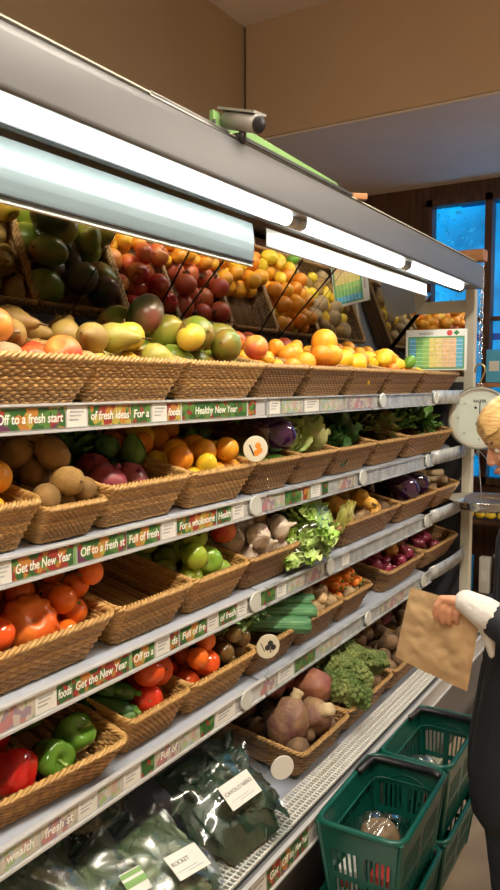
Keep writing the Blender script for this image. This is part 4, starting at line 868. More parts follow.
def broccoli(bk, x, y, z, rot, s, m, label, seed, loc=None):
    st = random.getstate(); random.seed(seed); mb = MB()
    ball = sph(1, 1, n=5)
    for i in range(260):
        t = (i + .5) / 260; ph = i * 2.39996; el = math.acos(1 - t * 1.15)
        d = Vector((math.sin(el) * math.cos(ph), math.sin(el) * math.sin(ph), math.cos(el)))
        rr = .052 + .010 * noise.noise(d * 2.2 + Vector((seed, 0, 0))) * 2; q = Vector((d.x * rr * 1.15, d.y * rr, d.z * rr * .72))
        mb.lathe([(a * .0072, b * .0072) for a, b in ball], 7, wob(noi=.4, seed=i), c=q)
    mb.lathe(sph(.05, .034), 14)
    o = mb.build('broccoli', m)
    o.matrix_world = (inb(bk, x, y, z, rot) if not loc else Matrix.Translation(loc) @ Euler(rot).to_matrix().to_4x4()) @ Matrix.Scale(s, 4)
    s2 = MB().tube([(0, 0, -.06), (0, 0, -.01)], [.015, .02], 10)
    for k2 in range(6): s2.tube([(0, 0, -.035), (.03 * math.cos(k2), .03 * math.sin(k2), -.005)], [.008, .008], 6)
    s2.build('stalk', mat('broccoli_stalk' + str(seed), (.30, .42, .16), .5), o)
    random.setstate(st); tag(o, label, 'broccoli', 'broccoli heads on the bottom deck')
broccoli('P2', .12, -.50, .13, (.2, .45, 0), 1.55, FLO, 'largest yellow green broccoli head beside the sweet potato', 1)
broccoli('P2', .06, .25, .145, (-.1, .4, 1), 1.35, FLO, 'broccoli head at the middle right of its basket', 2)
broccoli('P2', .13, .55, .12, (-.2, .5, 2), 1.15, FLO, 'small broccoli head with a yellow spot at the right rim', 3)
broccoli('P2', -.04, -.45, .15, (.1, .1, 3), 1.3, FLD, 'dark broccoli head behind the largest one', 4)
broccoli('P2', -.06, -.85, .10, (.1, .1, 4), .95, FLD, 'dark broccoli head at the back left', 5)
broccoli('P2', -.12, .5, .12, (.1, .1, 5), 1.05, FLD, 'dark broccoli head at the back right', 6)

# bagged greens on the bottom deck (centres estimated from the photo)
DZ = .475
bag('bagged_cavolo_nero', (-.98, 1.465, .540), (R(4), R(38), R(-6)), .30, .30, .12, 31, M['film'], 'kale', 130, .10, 'clear bag of dark cavolo nero with a white CAVOLO NERO label', 'bagged greens', ('CAVOLO NERO', .105, .062, .015, .0, R(90), None), 'bagged greens on the bottom deck')
bag('bagged_rocket', (-.955, 1.205, .520), (R(0), R(30), R(6)), .24, .22, .09, 32, M['film2'], 'rocket', 170, .07, 'clear bag of rocket with a white ROCKET label', 'bagged greens', ('ROCKET', .095, .058, .03, .0, R(76), None), 'bagged greens on the bottom deck', .02)
bag('bagged_salad', (-.99, 1.08, .525), (R(0), R(34), R(14)), .22, .22, .08, 33, M['film2'], 'rocket', 150, .07, 'small clear bag of salad with a green and white label', 'bagged greens', ('', .062, .05, .02, .01, R(72), 1), 'bagged greens on the bottom deck', .02)
bag('bagged_salad', (-1.06, .92, .57), (R(0), R(36), R(-8)), .26, .24, .10, 34, M['film2'], 'rocket', 170, .08, 'cloudy bag of leaves at the lower left corner', 'bagged greens', None, 'bagged greens on the bottom deck', .025)
bag('bagged_salad', (-1.17, 1.19, .625), (R(6), R(50), R(8)), .24, .20, .09, 35, M['film'], 'kale', 90, .09, 'dark bag of leaves behind the salad with the green label', 'bagged greens', None, 'bagged greens on the bottom deck', .03)
bag('bagged_parsnips', (-1.22, 1.60, .655), (R(0), R(42), R(0)), .24, .20, .10, 36, M['film'], 'kale', 60, .09, 'crinkled clear bag behind the cavolo nero', 'bagged greens', None, 'bagged greens on the bottom deck', .03).name = 'bagged_greens'

# labels of piled produce: row and rank from the left inside each basket
rows = {}
for rec in ALL:
    b, o, desc, x, y, z, r, label = rec
    if label: o['label'] = label; continue
    cov = any(zz > z + r * .75 and (xx - x) ** 2 + (yy - y) ** 2 < (r * 1.1) ** 2 for xx, yy, zz, _ in b.items)
    row = 'buried layer' if cov else ('front row' if x > .075 else 'middle row' if x > -.03 else 'back row')
    rows.setdefault((b.where, desc, row), []).append((y, id(o), o))
for (where, desc, row), L in rows.items():
    L.sort(key=lambda q: q[0])
    for i, (_, _, o) in enumerate(L): o['label'] = f'{desc} in {where}, {row}, ' + (f'{ORD[i]} from left' if len(L) > 1 else 'only one')

# ------------------------------------------------------------------ price board, reflected poster
def board(name, loc, w, h, label, rz):
    o = MB().box((0, 0, 0), (w, .004, h)).build(name, M['white'], None, False); o.location = loc; o.rotation_euler = (0, 0, rz)
    cols = ((.10, .42, .66), (.20, .50, .16), (.30, .55, .14), (.74, .62, .18), (.76, .60, .24), (.76, .50, .26), (.76, .50, .30), (.12, .42, .60))
    for i, c in enumerate(cols):
        q = MB().box((w * (-.44 + .11 * (i + .5)), -.0026, -h * .07), (w * .108, .0012, h * .72)).build('colour_column', mat('column_print' + str(i), c, .5, var=.12, scale=60), o, False)
    g = MB().box((0, -.0022, -h * .07), (w * .92, .001, h * .80)); g.build('green_border', mat('board_green', (.10, .32, .12), .5), o, False)
    gl = MB()
    for k2 in range(7): gl.box((0, -.0034, -h * .38 + k2 * h * .1), (w * .86, .0004, .0012))
    gl.build('grid_lines', M['letter'], o, False)
    MB().lathe([(0, -.001), (h * .07, 0), (0, .001)], 12, mtx=Matrix.Rotation(R(90), 3, 'X'), c=(w * .22, -.003, h * .41)).build('tomato_print', mat('red_print', (.6, .05, .04), .5), o, False)
    t = MB()
    for dx, dz in ((-.03, .02), (.03, .02), (0, .045), (0, .0)): t.lathe([(0, -.001), (h * .035, 0), (0, .001)], 10, mtx=Matrix.Rotation(R(90), 3, 'X'), c=(w * .33 + dx * h, -.003, h * (.39 + dz)))
    t.box((w * .33, -.003, h * .37), (.003, .001, h * .05)); t.build('broccoli_print', mat('green_print', (.03, .22, .05), .5), o, False)
    tx = link('heading', text_mesh('SEASONAL', h * .075, M['ink']), o); tx.rotation_euler = (R(90), 0, 0); tx.location = (-w * .28, -.0028, h * .38)
    return tag(o, label, 'chart')
board('seasonal_chart', (-1.065, 3.30, 1.706), .27, .18, 'colour striped seasonal chart hanging above the far lemon baskets', R(6))

# ------------------------------------------------------------------ things on the canopy
cam_o = empty('security_camera', (-.905, 1.43, 2.078), (0, R(8), R(-14)), 'grey bullet security camera mounted on top of the canopy', 'camera'); cam_o.scale = (1.05, 1.05, 1.05)
MB().tube([(-.055, 0, .052), (.045, 0, .034)], .019, 18).build('housing', mat('camera_body', (.34, .32, .29), .35), cam_o)
MB().lathe([(0, 0), (.0165, 0), (.018, .004), (.0165, .006), (0, .005)], 18, mtx=Matrix.Rotation(R(100), 3, 'Y'), c=(.043, 0, .034)).build('lens', M['black'], cam_o)
MB().box((-.01, 0, .064), (.115, .036, .005), Matrix.Rotation(R(10), 3, 'Y')).build('sunshade', M['tubecap'], cam_o, False)
MB().tube([(0, 0, 0), (0, 0, .03)], .008, 8).build('mount', M['case_dark'], cam_o)
o = MB().box((0, 0, 0), (.012, .64, .040), Matrix.Rotation(0, 3, 'X'), .5).build('green_board', M['green_board'], None, False, bevel=.002); o.location = (-.965, 1.72, 2.124); o.rotation_euler = (R(-1.5), 0, 0)
tag(o, 'long green painted board lying behind the security camera', 'board')
o = MB().box((0, 0, 0), (.02, .62, .008)).build('cable_trunking', M['case_dark'], None, False); o.location = (-.925, 1.74, 2.099)
tag(o, 'dark trunking running under the green board on the canopy', 'trunking')
o = MB().box((0, 0, 0), (.02, .27, .010)).build('metal_bar', M['zinc'], None, False, bevel=.001); o.location = (-.93, 1.27, 2.095)
MB().tube([(0, .09, .003), (0, .09, .018)], .004, 8).build('bolt', M['case_dark'], o)
tag(o, 'flat grey metal bar lying on the canopy left of the camera', 'bar')
o = MB().box((0, 0, 0), (.14, .02, .018)).build('wooden_batten', M['midwood'], None, False, bevel=.002); o.location = (-.955, 2.07, 2.105); o.rotation_euler = (0, 0, R(40))
tag(o, 'short brown wooden batten at the end of the green board', 'batten')
bm_ = MB().box((0, 0, 0), (.25, .07, .05)).build('wooden_beam', M['midwood'], None, False, bevel=.003); bm_.location = (-1.015, 3.43, 2.124)
tag(bm_, 'orange brown wooden beam on the far end of the canopy carrying the chain', 'beam')

# ------------------------------------------------------------------ hanging scale
SX, SY = -.905, 3.44
o = empty('hanging_chain', (SX, SY, 2.08), label='steel link chain hanging from the wooden beam', cat='chain')
z = 2.085; i = 0
ringp = [(.009 * math.cos(a), 0, .014 * math.sin(a)) for a in [2 * math.pi * k2 / 12 for k2 in range(12)]]
LINK = MB().tube(ringp, .0024, 6, closed=True).mesh('chain_link', M['chrome'])
while z > 1.66:
    c = link('chain_link', LINK, o); c.location = (0, 0, z - 2.08); c.rotation_euler = (0, 0, R(45 + 90 * (i % 2))); z -= .0225; i += 1
o = MB().tube([(SX + .022 * math.cos(a), SY, 1.615 + .03 * math.sin(a)) for a in [R(200 - 14 * k2) for k2 in range(16)]] + [(SX + .004, SY, 1.565), (SX - .004, SY, 1.55), (SX + .004, SY, 1.535), (SX + .015, SY, 1.545)], .0045, 8).build('hook', mat('brass_hook', (.55, .42, .2), .3, metal=.9))
tag(o, 'curved metal hook between the chain and the scale', 'hook')
sc = empty('hanging_scale', (SX, SY, 1.4), (0, 0, R(22)), 'round white dial hanging scale with a steel pan', 'scale')
rd = .142
rx = Matrix.Rotation(R(90), 3, 'X')
MB().lathe([(0, -.045), (rd * .93, -.045), (rd, -.035), (rd, .018), (rd * .95, .026), (rd * .91, .022)], 48, mtx=rx).build('casing', mat('scale_casing', (.33, .33, .27), .35, metal=.3), sc)
MB().lathe([(0, .018), (rd * .93, .018)], 48, mtx=rx).build('dial', mat('dial_face', (.60, .66, .58), .4), sc, False)
tk = MB()
for k2 in range(40):
    a = R(9 * k2); l = .012 if k2 % 5 == 0 else .006
    tk.box((math.sin(a) * rd * .80, -.0192, math.cos(a) * rd * .80), (.0016, .0006, l), Matrix.Rotation(a, 3, 'Y'))
tk.build('tick_marks', M['zinc'], sc, False)
rg = MB().tube([(rd * .87 * math.cos(R(6 * k2)), -.0192, rd * .87 * math.sin(R(6 * k2))) for k2 in range(60)], .0014, 4, closed=True); rg.build('dial_ring', mat('dial_ring_red', (.55, .36, .30), .5), sc)
MB().box((0, -.024, .032), (.004, .0015, .095)).box((-.008, -.024, -.018), (.010, .0015, .026), Matrix.Rotation(R(25), 3, 'Y')).build('needle', M['ink'], sc, False)
MB().lathe([(0, .020), (.008, .020), (.007, .030), (0, .031)], 14, mtx=rx).build('hub', mat('hub_brass', (.35, .27, .14), .4, metal=.7), sc)
MB().lathe([(0, .019), (.006, .019), (0, .021)], 12, mtx=rx, c=(-.018, 0, .048)).build('zero_knob', M['ink'], sc)
t = link('maker_name', text_mesh('SALTER', .017, M['ink'], align='CENTER', bold=.0004), sc); t.rotation_euler = (R(90), 0, 0); t.location = (0, -.0195, .072)
for a, nn in ((45, '2'), (90, '4'), (135, '6'), (180, '8'), (225, '10'), (270, '12'), (315, '14')):
    t = link('dial_number', text_mesh(nn, .013, M['ink'], align='CENTER'), sc); t.rotation_euler = (R(90), 0, 0); t.location = (math.sin(R(a)) * rd * .67, -.0195, math.cos(R(a)) * rd * .67 - .005)
MB().tube([(.014 * math.cos(R(30 * k2)), 0, rd + .004 + .012 * math.sin(R(30 * k2))) for k2 in range(12)], .003, 6, closed=True).build('top_ring', M['chrome'], sc)
pz = 1.035 - 1.4
pr = .175
MB().lathe([(.0, -.055), (.07, -.054), (.12, -.042), (.155, -.02), (pr, .0), (pr + .006, .002), (pr + .006, -.002), (pr, -.004), (.150, -.025), (.115, -.046), (.07, -.058), (0, -.059)], 48, c=(.03, 0, pz)).build('pan', M['chrome'], sc)
for a in (20, 140, 260):
    MB().tube([(.0, 0, -rd), (.03 + pr * math.cos(R(a)), pr * math.sin(R(a)), pz)], .0015, 5).build('pan_wire', M['zinc'], sc)
MB().tube([(0, 0, -rd + .01), (0, 0, -rd - .03)], .006, 8).build('pan_hook', M['zinc'], sc)

# ------------------------------------------------------------------ green shopping baskets
def ring(hx, hy, rad, z, n=48): return [Vector((x, y, z)) for (x, y), _ in perim(hx, hy, rad, n)]
def shop_basket(loc, rz, label, H=.245, ww=.235, ll=.41, contents=None):
    o = empty('shopping_basket', loc, (0, 0, rz), label, 'basket', 'green shopping baskets stacked on the floor')
    hx1, hy1, hx0, hy0 = ww / 2 - .008, ll / 2 - .008, ww / 2 - .035, ll / 2 - .045
    mb = MB(); t = .0022
    def wall(a0, a1, n, inward):
        # a vertical wall from corner a0 to a1, pierced by two rows of tall slots
        pass
    # corners and bands as bars, slots left open between vertical ribs
    def edge(s, z): # s: side index, returns start, end at height fraction z
        hx = hx0 + (hx1 - hx0) * z; hy = hy0 + (hy1 - hy0) * z
        c = [(hx, -hy), (hx, hy), (-hx, hy), (-hx, -hy)]
        return Vector((*c[s], H * z)), Vector((*c[(s + 1) % 4], H * z))
    def pt(s, u, z):
        a, b = edge(s, z); return a.lerp(b, u)
    def quad(s, u0, u1, z0, z1):
        ps = [pt(s, u0, z0), pt(s, u1, z0), pt(s, u1, z1), pt(s, u0, z1)]
        nrm = (ps[1] - ps[0]).cross(ps[3] - ps[0]).normalized() * t
        mb.add([p - nrm for p in ps] + [p + nrm for p in ps], [(3, 2, 1, 0), (4, 5, 6, 7), (0, 1, 5, 4), (1, 2, 6, 5), (2, 3, 7, 6), (3, 0, 4, 7)])
    for s in range(4):
        quad(s, 0, 1, .72, 1); quad(s, 0, 1, .0, .12); quad(s, 0, 1, .38, .44)
        long = s in (0, 2); n = 9 if long else 5
        for (z0, z1) in ((.12, .38), (.44, .72)):
            quad(s, 0, .10, z0, z1); quad(s, .90, 1, z0, z1); quad(s, .46, .54, z0, z1)
            for h0, h1 in ((.10, .46), (.54, .90)):
                for k2 in range(n + 1):
                    u = h0 + (h1 - h0) * (k2 + .0) / n; quad(s, u - .006, u + .014 if long else u + .02, z0, z1)
    for k2 in range(4): mb.tube([pt(k2, 0, 0), pt(k2, 0, 1)], .007, 8)
    mb.box((0, 0, .003), (2 * hx0, 2 * hy0, .006))
    mb.build('body', M['basket_green'], o, False)
    MB().tube(ring(hx1 + .004, hy1 + .004, .03, H), .0085, 8, closed=True).build('rim', M['basket_green'], o)
    # inner step line and curved guard on the sides
    st2 = MB().tube(ring(hx1 - .018, hy1 - .022, .03, H * .80), .0028, 6, closed=True)
    for s in (1, 3):
        st2.tube([pt(s, .1 + .8 * q / 12, .70 + .16 * math.sin(math.pi * q / 12)) * .985 + Vector((0, 0, .003)) for q in range(13)], .003, 6)
    st2.build('inner_ledge', M['basket_green'], o)
    # handles folded along the far short side
    for sgn in (1,):
        MB().tube([(-hx1 + .004, hy1 * .35, H + .006), (-hx1 + .006, hy1 - .030, H + .002), (-hx1 + .03, hy1 - .012, H), (hx1 - .03, hy1 - .012, H), (hx1 - .006, hy1 - .03, H + .002), ], .010, 8, flat=1.3).build('handle', M['black'], o)
    return o
nb = shop_basket((-.715, 1.855, .195), R(2), 'near green plastic shopping basket with a wrapped loaf in it')
shop_basket((-.725, 1.857, .006), R(2), 'lower green basket under the near shopping basket', H=.2, ww=.235, ll=.41)
fb = shop_basket((-.725, 2.285, .185), R(1), 'far green plastic shopping basket with crumpled film in it', ww=.225, ll=.39)
shop_basket((-.735, 2.29, .006), R(1), 'lower green basket under the far shopping basket', H=.19, ww=.235, ll=.40)
M['bread'] = mat('wrapped_bread', (.42, .27, .15), .5, var=.3, scale=20)
pk = link('wrapped_loaf', bag_mesh(.17, .14, .13, 41, clear('tight_film', (.95, .97, .97), .75, .1), .010)); pk.location = (-.715, 1.83, .335); pk.rotation_euler = (0, .1, .9)
MB().lathe(sph(.055, .045), 16, wob(noi=.2)).build('loaf', M['bread'], pk); tag(pk, 'loaf wrapped in shiny crinkled film in the near basket', 'bread')
pk = link('film_packet', bag_mesh(.11, .10, .07, 42, M['film2'], .012)); pk.location = (-.74, 2.27, .33); pk.rotation_euler = (.3, .3, 1.6); tag(pk, 'crumpled clear film packet in the far basket', 'packet')
M['redlabel'] = mat('red_carton', (.5, .05, .04), .5)
for i, (x, y, z, d, m, l) in enumerate(((-.77, 1.76, .250, (.05, .08, .07), 'white', 'white carton seen through the slots of the near basket'), (-.68, 1.76, .252, (.06, .06, .075), 'redlabel', 'red carton seen through the slots of the near basket'), (-.69, 2.2, .245, (.05, .06, .08), 'redlabel', 'small red carton in the far basket'), (-.76, 2.4, .245, (.05, .08, .07), 'cream', 'cream carton at the back of the far basket'))):
    q = MB().box((0, 0, 0), d).build('carton', M[m], None, False, bevel=.003); q.location = (x, y, z)
    MB().box((0, -d[1] / 2 - .0006, 0), (d[0] * .7, .001, d[2] * .4)).build('carton_label', M['white'] if m == 'redlabel' else M['redlabel'], q, False); tag(q, l, 'carton')
q = MB().box((0, 0, 0), (.22, .40, .18), taper=.97).build('white_box', M['white'], None, False, bevel=.003); q.location = (-.70, 1.38, .09)
MB().box((0, 0, .091), (.20, .004, .001)).build('lid_seam', M['railclear'], q, False)
tag(q, 'white cardboard box on the floor in front of the near basket', 'box')

# ------------------------------------------------------------------ shelving by the window
sv = empty('window_shelving', (-1.05, 5.25, 0), label='dark wooden shelving in front of the far window', cat='shelves')
for z in (.10, .62, 1.10, 1.55): MB().box((0, 0, z), (1.0, .28, .03)).build('shelf_board', M['darkwood'] if z < 1.5 else M['midwood'], sv, False)
for x in (-.49, .49): MB().box((x, 0, .80), (.03, .28, 1.6)).build('side', M['darkwood'], sv, False)
blue = mat('bright_blue_card', (.03, .28, .62), .4); lblue = mat('light_blue_card', (.12, .52, .80), .4); yel = mat('yellow_pack', (.75, .6, .05), .4); bfilm = mat('blue_film', (.02, .22, .75), .2, col2=(.2, .55, .9), scale=12, bump=.6, bscale=20)
def pack(nm, x, z, d, m, l, cat, y=5.2):
    q = MB().box((0, 0, 0), d).build(nm, m, None, False, bevel=.006); q.location = (x, y, z + d[2] / 2); MB().box((0, -d[1] / 2 - .001, .0), (d[0] * .6, .001, d[2] * .3)).build('pack_label', M['letter'], q, False); tag(q, l, cat)
pack('carton', -1.26, 1.566, (.11, .12, .22), lblue, 'light blue carton standing on the window shelf', 'carton')
pack('carton', -1.11, 1.566, (.15, .12, .27), lblue, 'taller light blue carton beside the first on the window shelf', 'carton')
pack('carton', -.93, 1.566, (.15, .12, .24), blue, 'mid blue carton farthest right on the window shelf', 'carton')
for i in range(5):
    q = link('blue_packet', bag_mesh(.17, .13, .08, 50 + i, bfilm, .02, 'film')); q.location = (-1.36 + .17 * i, 5.14, 1.17 + .05 * (i % 2)); q.rotation_euler = (1.2, 0, .4 * i); tag(q, f'shiny blue packet below the cartons, {ORD[i]} from left', 'packet', 'blue packets on the window shelving')
LEM = K['lemon'][4][0]
for i in range(6):
    q = link('yellow_lemon', LEM); q.location = (-1.40 + .07 * i, 5.15, .665 + .0); q.rotation_euler = (1.5, .4 * i, i); q.name = 'lemon'; tag(q, f'yellow fruit on the low window shelf, {ORD[i]} from left', 'lemon', 'yellow fruit on the window shelving')
for i in range(4): pack('bottle', -1.42 + .12 * i, .116, (.07, .07, .25), blue if i % 2 == 0 else M['white'], f'dark blue pack on the lowest window shelf, {ORD[i]} from left', 'pack')

# ------------------------------------------------------------------ person
PX, PY = -.375, 2.0
Fv = Vector((-.954, -.30, 0)).normalized(); Lv = Vector((-Fv.y * 1.0, Fv.x, 0))
person = empty('person', (PX, PY, 0), label='person with tied blond hair in a dark coat holding a brown paper bag', cat='person')
def Wd(f, l, z): return Fv * f + Lv * l + Vector((0, 0, z))
def blob(mb, p1, r1, p2, r2, n=14):
    p1, p2 = Vector(p1), Vector(p2); q = (p2 - p1).to_track_quat('Z', 'Y').to_matrix(); L = (p2 - p1).length
    P = []
    for j in range(5): a = R(-90 + 90 * j / 4.0); P.append((r1 * math.cos(a) if j else 0, r1 * math.sin(a)))
    for j in range(5): a = R(90 * j / 4.0); P.append((r2 * math.cos(a) if j < 4 else 0, L + r2 * math.sin(a)))
    mb.lathe(P, n, c=p1, mtx=q)
def chain(mb, pts): 
    for (p, r), (q, s) in zip(pts, pts[1:]): blob(mb, p, r, q, s)
def remesh(mb, name, m, parent, vox, sm=3):
    o = mb.build(name, m, parent); r_ = o.modifiers.new('r', 'REMESH'); r_.mode = 'VOXEL'; r_.voxel_size = vox; r_.use_smooth_shade = True
    s_ = o.modifiers.new('s', 'SMOOTH'); s_.iterations = sm; s_.factor = .5; return o
skin = mat('warm_skin', (.62, .30, .17), .5, var=.04, scale=20, sss=.1)
B = MB(); hc = Wd(.041, 0, 1.412)
# skull, jaw, face (head leaning forward and down)
hr = Matrix.Rotation(math.atan2(Fv.y, Fv.x), 3, 'Z') @ Matrix.Rotation(R(27), 3, 'Y')
def hp(x, y, z): return hc + hr @ Vector((x, y, z))
def hball(x, y, z, sx, sy, sz, n=20): B.lathe(sph(1, 1, n=12), n, lambda p, a, t: Vector((p.x * sx, p.y * sy, p.z * sz)), mtx=hr, c=hp(x, y, z))
hball(-.008, 0, .025, .090, .070, .080); hball(.022, 0, -.030, .062, .055, .070); hball(.045, 0, -.075, .028, .026, .020); hball(.020, 0, -.055, .055, .048, .045)
blob(B, hp(.078, 0, .010), .008, hp(.095, 0, -.022), .009); hball(.090, .008, -.026, .008, .006, .006, 10); hball(.090, -.008, -.026, .008, .006, .006, 10)
hball(.084, 0, -.046, .010, .020, .006, 12); hball(.082, 0, -.055, .010, .017, .006, 12); hball(.074, 0, .030, .010, .045, .010, 14)
for s in (1, -1): hball(.055, .034 * s, -.022, .022, .016, .020, 12); hball(-.005, .070 * s, -.010, .018, .008, .028, 12); hball(.0, .074 * s, -.005, .008, .007, .014, 10)
chain(B, [(hp(-.02, 0, -.05), .048), (Wd(.0, 0, 1.27), .050), (Wd(-.01, 0, 1.20), .075)])
chain(B, [(Wd(-.01, .10, 1.17), .065), (Wd(-.01, -.10, 1.17), .065)]); chain(B, [(Wd(-.01, .05, 1.12), .09), (Wd(0, .045, .95), .075), (Wd(-.01, .055, .82), .10)]); chain(B, [(Wd(-.01, -.05, 1.12), .09), (Wd(0, -.045, .95), .075), (Wd(-.01, -.055, .82), .10)])
for s, fo in ((1, .04), (-1, -.03)): chain(B, [(Wd(-.01, .075 * s, .80), .078), (Wd(.01 + fo, .08 * s, .44), .050), (Wd(-.02 + fo, .085 * s, .09), .034), ]); chain(B, [(Wd(-.03 + fo, .085 * s, .05), .034), (Wd(.10 + fo, .09 * s, .035), .026)])
def wl(x, y, z): return Vector((x - PX, y - PY, z))      # world point in the person's frame
Lsh, Lel, Lwr = Wd(-.01, .165, 1.155), wl(-.352, 1.800, .955), wl(-.482, 1.795, 1.022)
chain(B, [(Lsh, .050), (Lel, .036), (Lwr, .024)])
for i in range(4):
    kx, ky, kz = -.549 + .0155 * i, 1.783 + .004 * i, 1.027 - .005 * i; l = (.95, 1.05, 1.0, .82)[i]
    chain(B, [(Lwr, .019), (wl(kx, ky, kz), .0095)])
    chain(B, [(wl(kx, ky, kz), .0085), (wl(kx - .011 * l, ky - .008, kz - .019 * l), .0078), (wl(kx - .015 * l, ky - .007, kz - .037 * l), .0072), (wl(kx - .012 * l, ky - .002, kz - .052 * l), .0062)])
chain(B, [(wl(-.500, 1.812, 1.012), .011), (wl(-.520, 1.826, 1.004), .009), (wl(-.536, 1.828, .992), .008)])
Rsh, Rel, Rwr = Wd(-.01, -.165, 1.155), Wd(-.03, -.20, .93), Wd(.14, -.15, .92)
chain(B, [(Rsh, .050), (Rel, .036), (Rwr, .024), (Rwr + Wd(.05, .005, -.01), .022)])
for k2 in range(4): p = Rwr + Wd(.06, -.012 + .011 * k2, -.005); chain(B, [(p, .0085), (p + Wd(.03, 0, -.010), .008), (p + Wd(.04, 0, -.030), .007)])
p = Rwr + Wd(.04, .02, 0); chain(B, [(p, .010), (p + Wd(.02, .016, -.008), .009), (p + Wd(.035, .02, -.02), .008)])
remesh(B, 'body', skin, person, .0034, 1)
# eyes, brows, lips
for s in (1, -1):
    MB().lathe(sph(.0105, .0105), 12, c=hp(.062, .028 * s, .004)).build('eye', mat('eye_white' + str(s), (.7, .66, .6), .2), person)
    MB().tube([hp(.082, .014 * s, .026), hp(.080, .028 * s, .031), hp(.068, .044 * s, .026)], .0028, 6).build('eyebrow', BROWNSTEM, person)
MB().tube([hp(.090, -.016, -.051), hp(.096, 0, -.049), hp(.090, .016, -.051)], .0035, 6, flat=.7).build('lips', mat('lip_pink', (.48, .13, .10), .4), person)
# hair: shell of combed strands drawn back to a knot
hair = mat('blond_hair', (.55, .30, .09), .38, col2=(.78, .52, .22), scale=40, stretch=(1, 1, 5))
Hh = MB()
def hs(x, y, z, sx, sy, sz): Hh.lathe(sph(1, 1, n=14), 24, lambda p, a, t: Vector((p.x * sx, p.y * sy, p.z * sz)), mtx=hr, c=hp(x, y, z))
hs(-.006, 0, .044, .094, .079, .080); hs(.040, 0, .060, .050, .060, .040); hs(-.055, 0, .005, .06, .066, .075); hs(-.115, 0, .045, .042, .04, .04)
for k2 in range(44):
    a = -1.45 + 2.9 * k2 / 43; pts = []
    for q in range(9):
        t = q / 8; el = .55 + t * 1.9
        pts.append(hp(-.004 + .100 * math.cos(el) * (1 if t < .5 else 1.0), .080 * math.sin(a) * math.sin(min(3.0, el)) * (1 - .25 * t), .036 + .084 * math.sin(el) * math.cos(a * .92)))
    Hh.tube(pts, [.003, .005, .0055, .0055, .0055, .0055, .005, .0045, .003], 5)
for s in (1, -1):
    for k2 in range(9): Hh.tube([hp(.050 - .008 * k2, .056 * s + .002 * s * k2, .066 - .004 * k2), hp(.020 - .010 * k2, .076 * s, .03 - .005 * k2), hp(-.045 - .004 * k2, .068 * s, .0 - .004 * k2), hp(-.095, .035 * s, .035)], [.003, .0055, .0055, .004], 5)
Hh.build('hair', hair, person)
# coat
coat = mat('black_navy_coat', (.012, .014, .022), .75, var=.15, scale=20, bump=.1, bscale=80)
J = MB()
chain(J, [(Wd(-.01, .055, 1.13), .105), (Wd(.0, .05, .95), .100), (Wd(.0, .055, .78), .125), (Wd(.02, .055, .56), .135), (Wd(.02, .055, .50), .135)])
chain(J, [(Wd(-.01, -.055, 1.13), .105), (Wd(.0, -.05, .95), .100), (Wd(.0, -.055, .78), .125), (Wd(.02, -.055, .56), .135), (Wd(.02, -.055, .50), .135)])
chain(J, [(Wd(-.01, .12, 1.175), .070), (Wd(-.01, -.12, 1.175), .070)]); chain(J, [(Wd(-.01, 0, 1.20), .085), (Wd(-.01, 0, 1.245), .062)])
chain(J, [(Lsh, .066), (Lel, .055), (Lel.lerp(Lwr, .55), .043)]); chain(J, [(Rsh, .066), (Rel, .055), (Rel.lerp(Rwr, .7), .040)])
remesh(J, 'coat', coat, person, .009, 2)
cb = MB()
for k2 in range(4): cb.lathe([(0, 0), (.011, 0), (.010, .004), (0, .005)], 12, mtx=Fv.to_track_quat('Z', 'Y').to_matrix(), c=Wd(.098 + (0, .002, .02, .035)[k2], .0, 1.10 - .13 * k2))
cb.build('coat_buttons', M['black'], person)
Cf = MB(); chain(Cf, [(Lel.lerp(Lwr, .42), .042), (Lel.lerp(Lwr, .75), .040), (Lwr + Vector((-.008, 0, .002)), .031)]); chain(Cf, [(Lwr + Vector((.03, 0, -.02)), .028), (Lwr + Vector((.045, .004, -.075)), .016), (Lwr + Vector((.052, .006, -.12)), .008)])
o = remesh(Cf, 'white_cuff', mat('white_cotton', (.72, .70, .66), .85, bump=.5, bscale=35), person, .005, 1)
Tr = MB()
for s, fo in ((1, .04), (-1, -.03)): chain(Tr, [(Wd(-.01, .07 * s, .78), .095), (Wd(.01 + fo, .08 * s, .44), .066), (Wd(-.02 + fo, .085 * s, .10), .052)])
remesh(Tr, 'trousers', mat('dark_denim', (.012, .018, .032), .8, var=.2, scale=30), person, .009, 2)
for s, fo in ((1, .04), (-1, -.03)):
    sh_ = MB(); chain(sh_, [(Wd(-.04 + fo, .085 * s, .045), .040), (Wd(.05 + fo, .088 * s, .035), .036), (Wd(.11 + fo, .09 * s, .030), .030)]); remesh(sh_, 'shoe', M['black'], person, .006, 1)
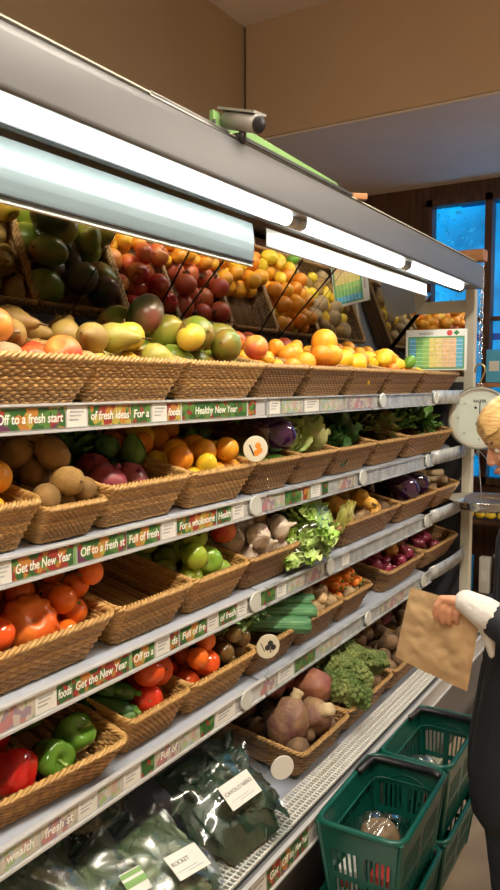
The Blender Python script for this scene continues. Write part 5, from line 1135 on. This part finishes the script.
# paper bag
def bagpt(u, v, s):
    TL, TR, BR, BL = Vector((-.640, 1.815, 1.036)), Vector((-.455, 1.800, 1.012)), Vector((-.486, 1.800, .800)), Vector((-.678, 1.815, .846))
    p = TL.lerp(TR, u).lerp(BL.lerp(BR, u), v)
    e = (math.sin(math.pi * u) * math.sin(math.pi * (v * .9 + .05))) ** .5
    q = Vector((p.x * 16, p.z * 16, s * .3))
    return p + Vector((.30, -.95, 0)).normalized() * ((.010 * e) * s + .009 * (abs(noise.noise(q)) * 2 - .4) * e + .004 * noise.noise(q * 3))
pb = MB(); pb.grid(lambda u, v: bagpt(u, v, 1), 34, 34); pb.grid(lambda u, v: bagpt(1 - u, v, -1), 34, 34)
pbo = pb.build('paper_bag', M['kraft'])
tag(pbo, 'flat crumpled brown paper bag held in the left hand', 'paper bag')

# ------------------------------------------------------------------ lights of the shop
M['lampdiff'] = mat('lit_ceiling_diffuser', (1, 1, 1), .5, emit=(1, .90, .74), es=LAMP)
for i, (x, y) in enumerate(((-.05, -.2), (-.05, 1.55), (1.0, 3.9))):
    o = empty('ceiling_light', (x, y, 2.95), label=['ceiling strip light over the near end of the aisle', 'ceiling strip light over the middle of the aisle', 'ceiling strip light over the far end of the aisle'][i], cat='ceiling light', group='strip lights over the aisle')
    MB().box((0, 0, .03), (.16, 1.25, .05)).build('housing', M['case'], o, False); MB().box((0, 0, -.005), (.13, 1.2, .02)).build('diffuser', M['lampdiff'], o, False)
    for yy in (-.5, .5): MB().tube([(0, yy, .05), (0, yy, .67)], .004, 6).build('suspension_wire', M['zinc'], o)

w = bpy.data.worlds.new('dusk'); S.world = w; w.use_nodes = True
w.node_tree.nodes['Background'].inputs[0].default_value = (.008, .40, .78, 1); w.node_tree.nodes['Background'].inputs[1].default_value = 2.6

cd = bpy.data.cameras.new('camera'); cam = bpy.data.objects.new('camera', cd); C.objects.link(cam)
pit = math.atan(60 / 750); yaw = math.atan(465 * math.cos(pit) / 750)
cam.location = (0, 0, EYE); cam.rotation_euler = (R(90) - pit, 0, yaw)
cd.sensor_fit = 'VERTICAL'; cd.sensor_height = 24; cd.lens = 24 * 750 / 890; cd.clip_start = .02
S.camera = cam
S.view_settings.view_transform = 'Standard'; S.view_settings.look = 'None'; S.view_settings.gamma = 1; S.view_settings.use_curve_mapping = False
S.view_settings.exposure = 0.27
S.cycles.max_bounces = 8; S.cycles.transparent_max_bounces = 24; S.cycles.use_denoising = True
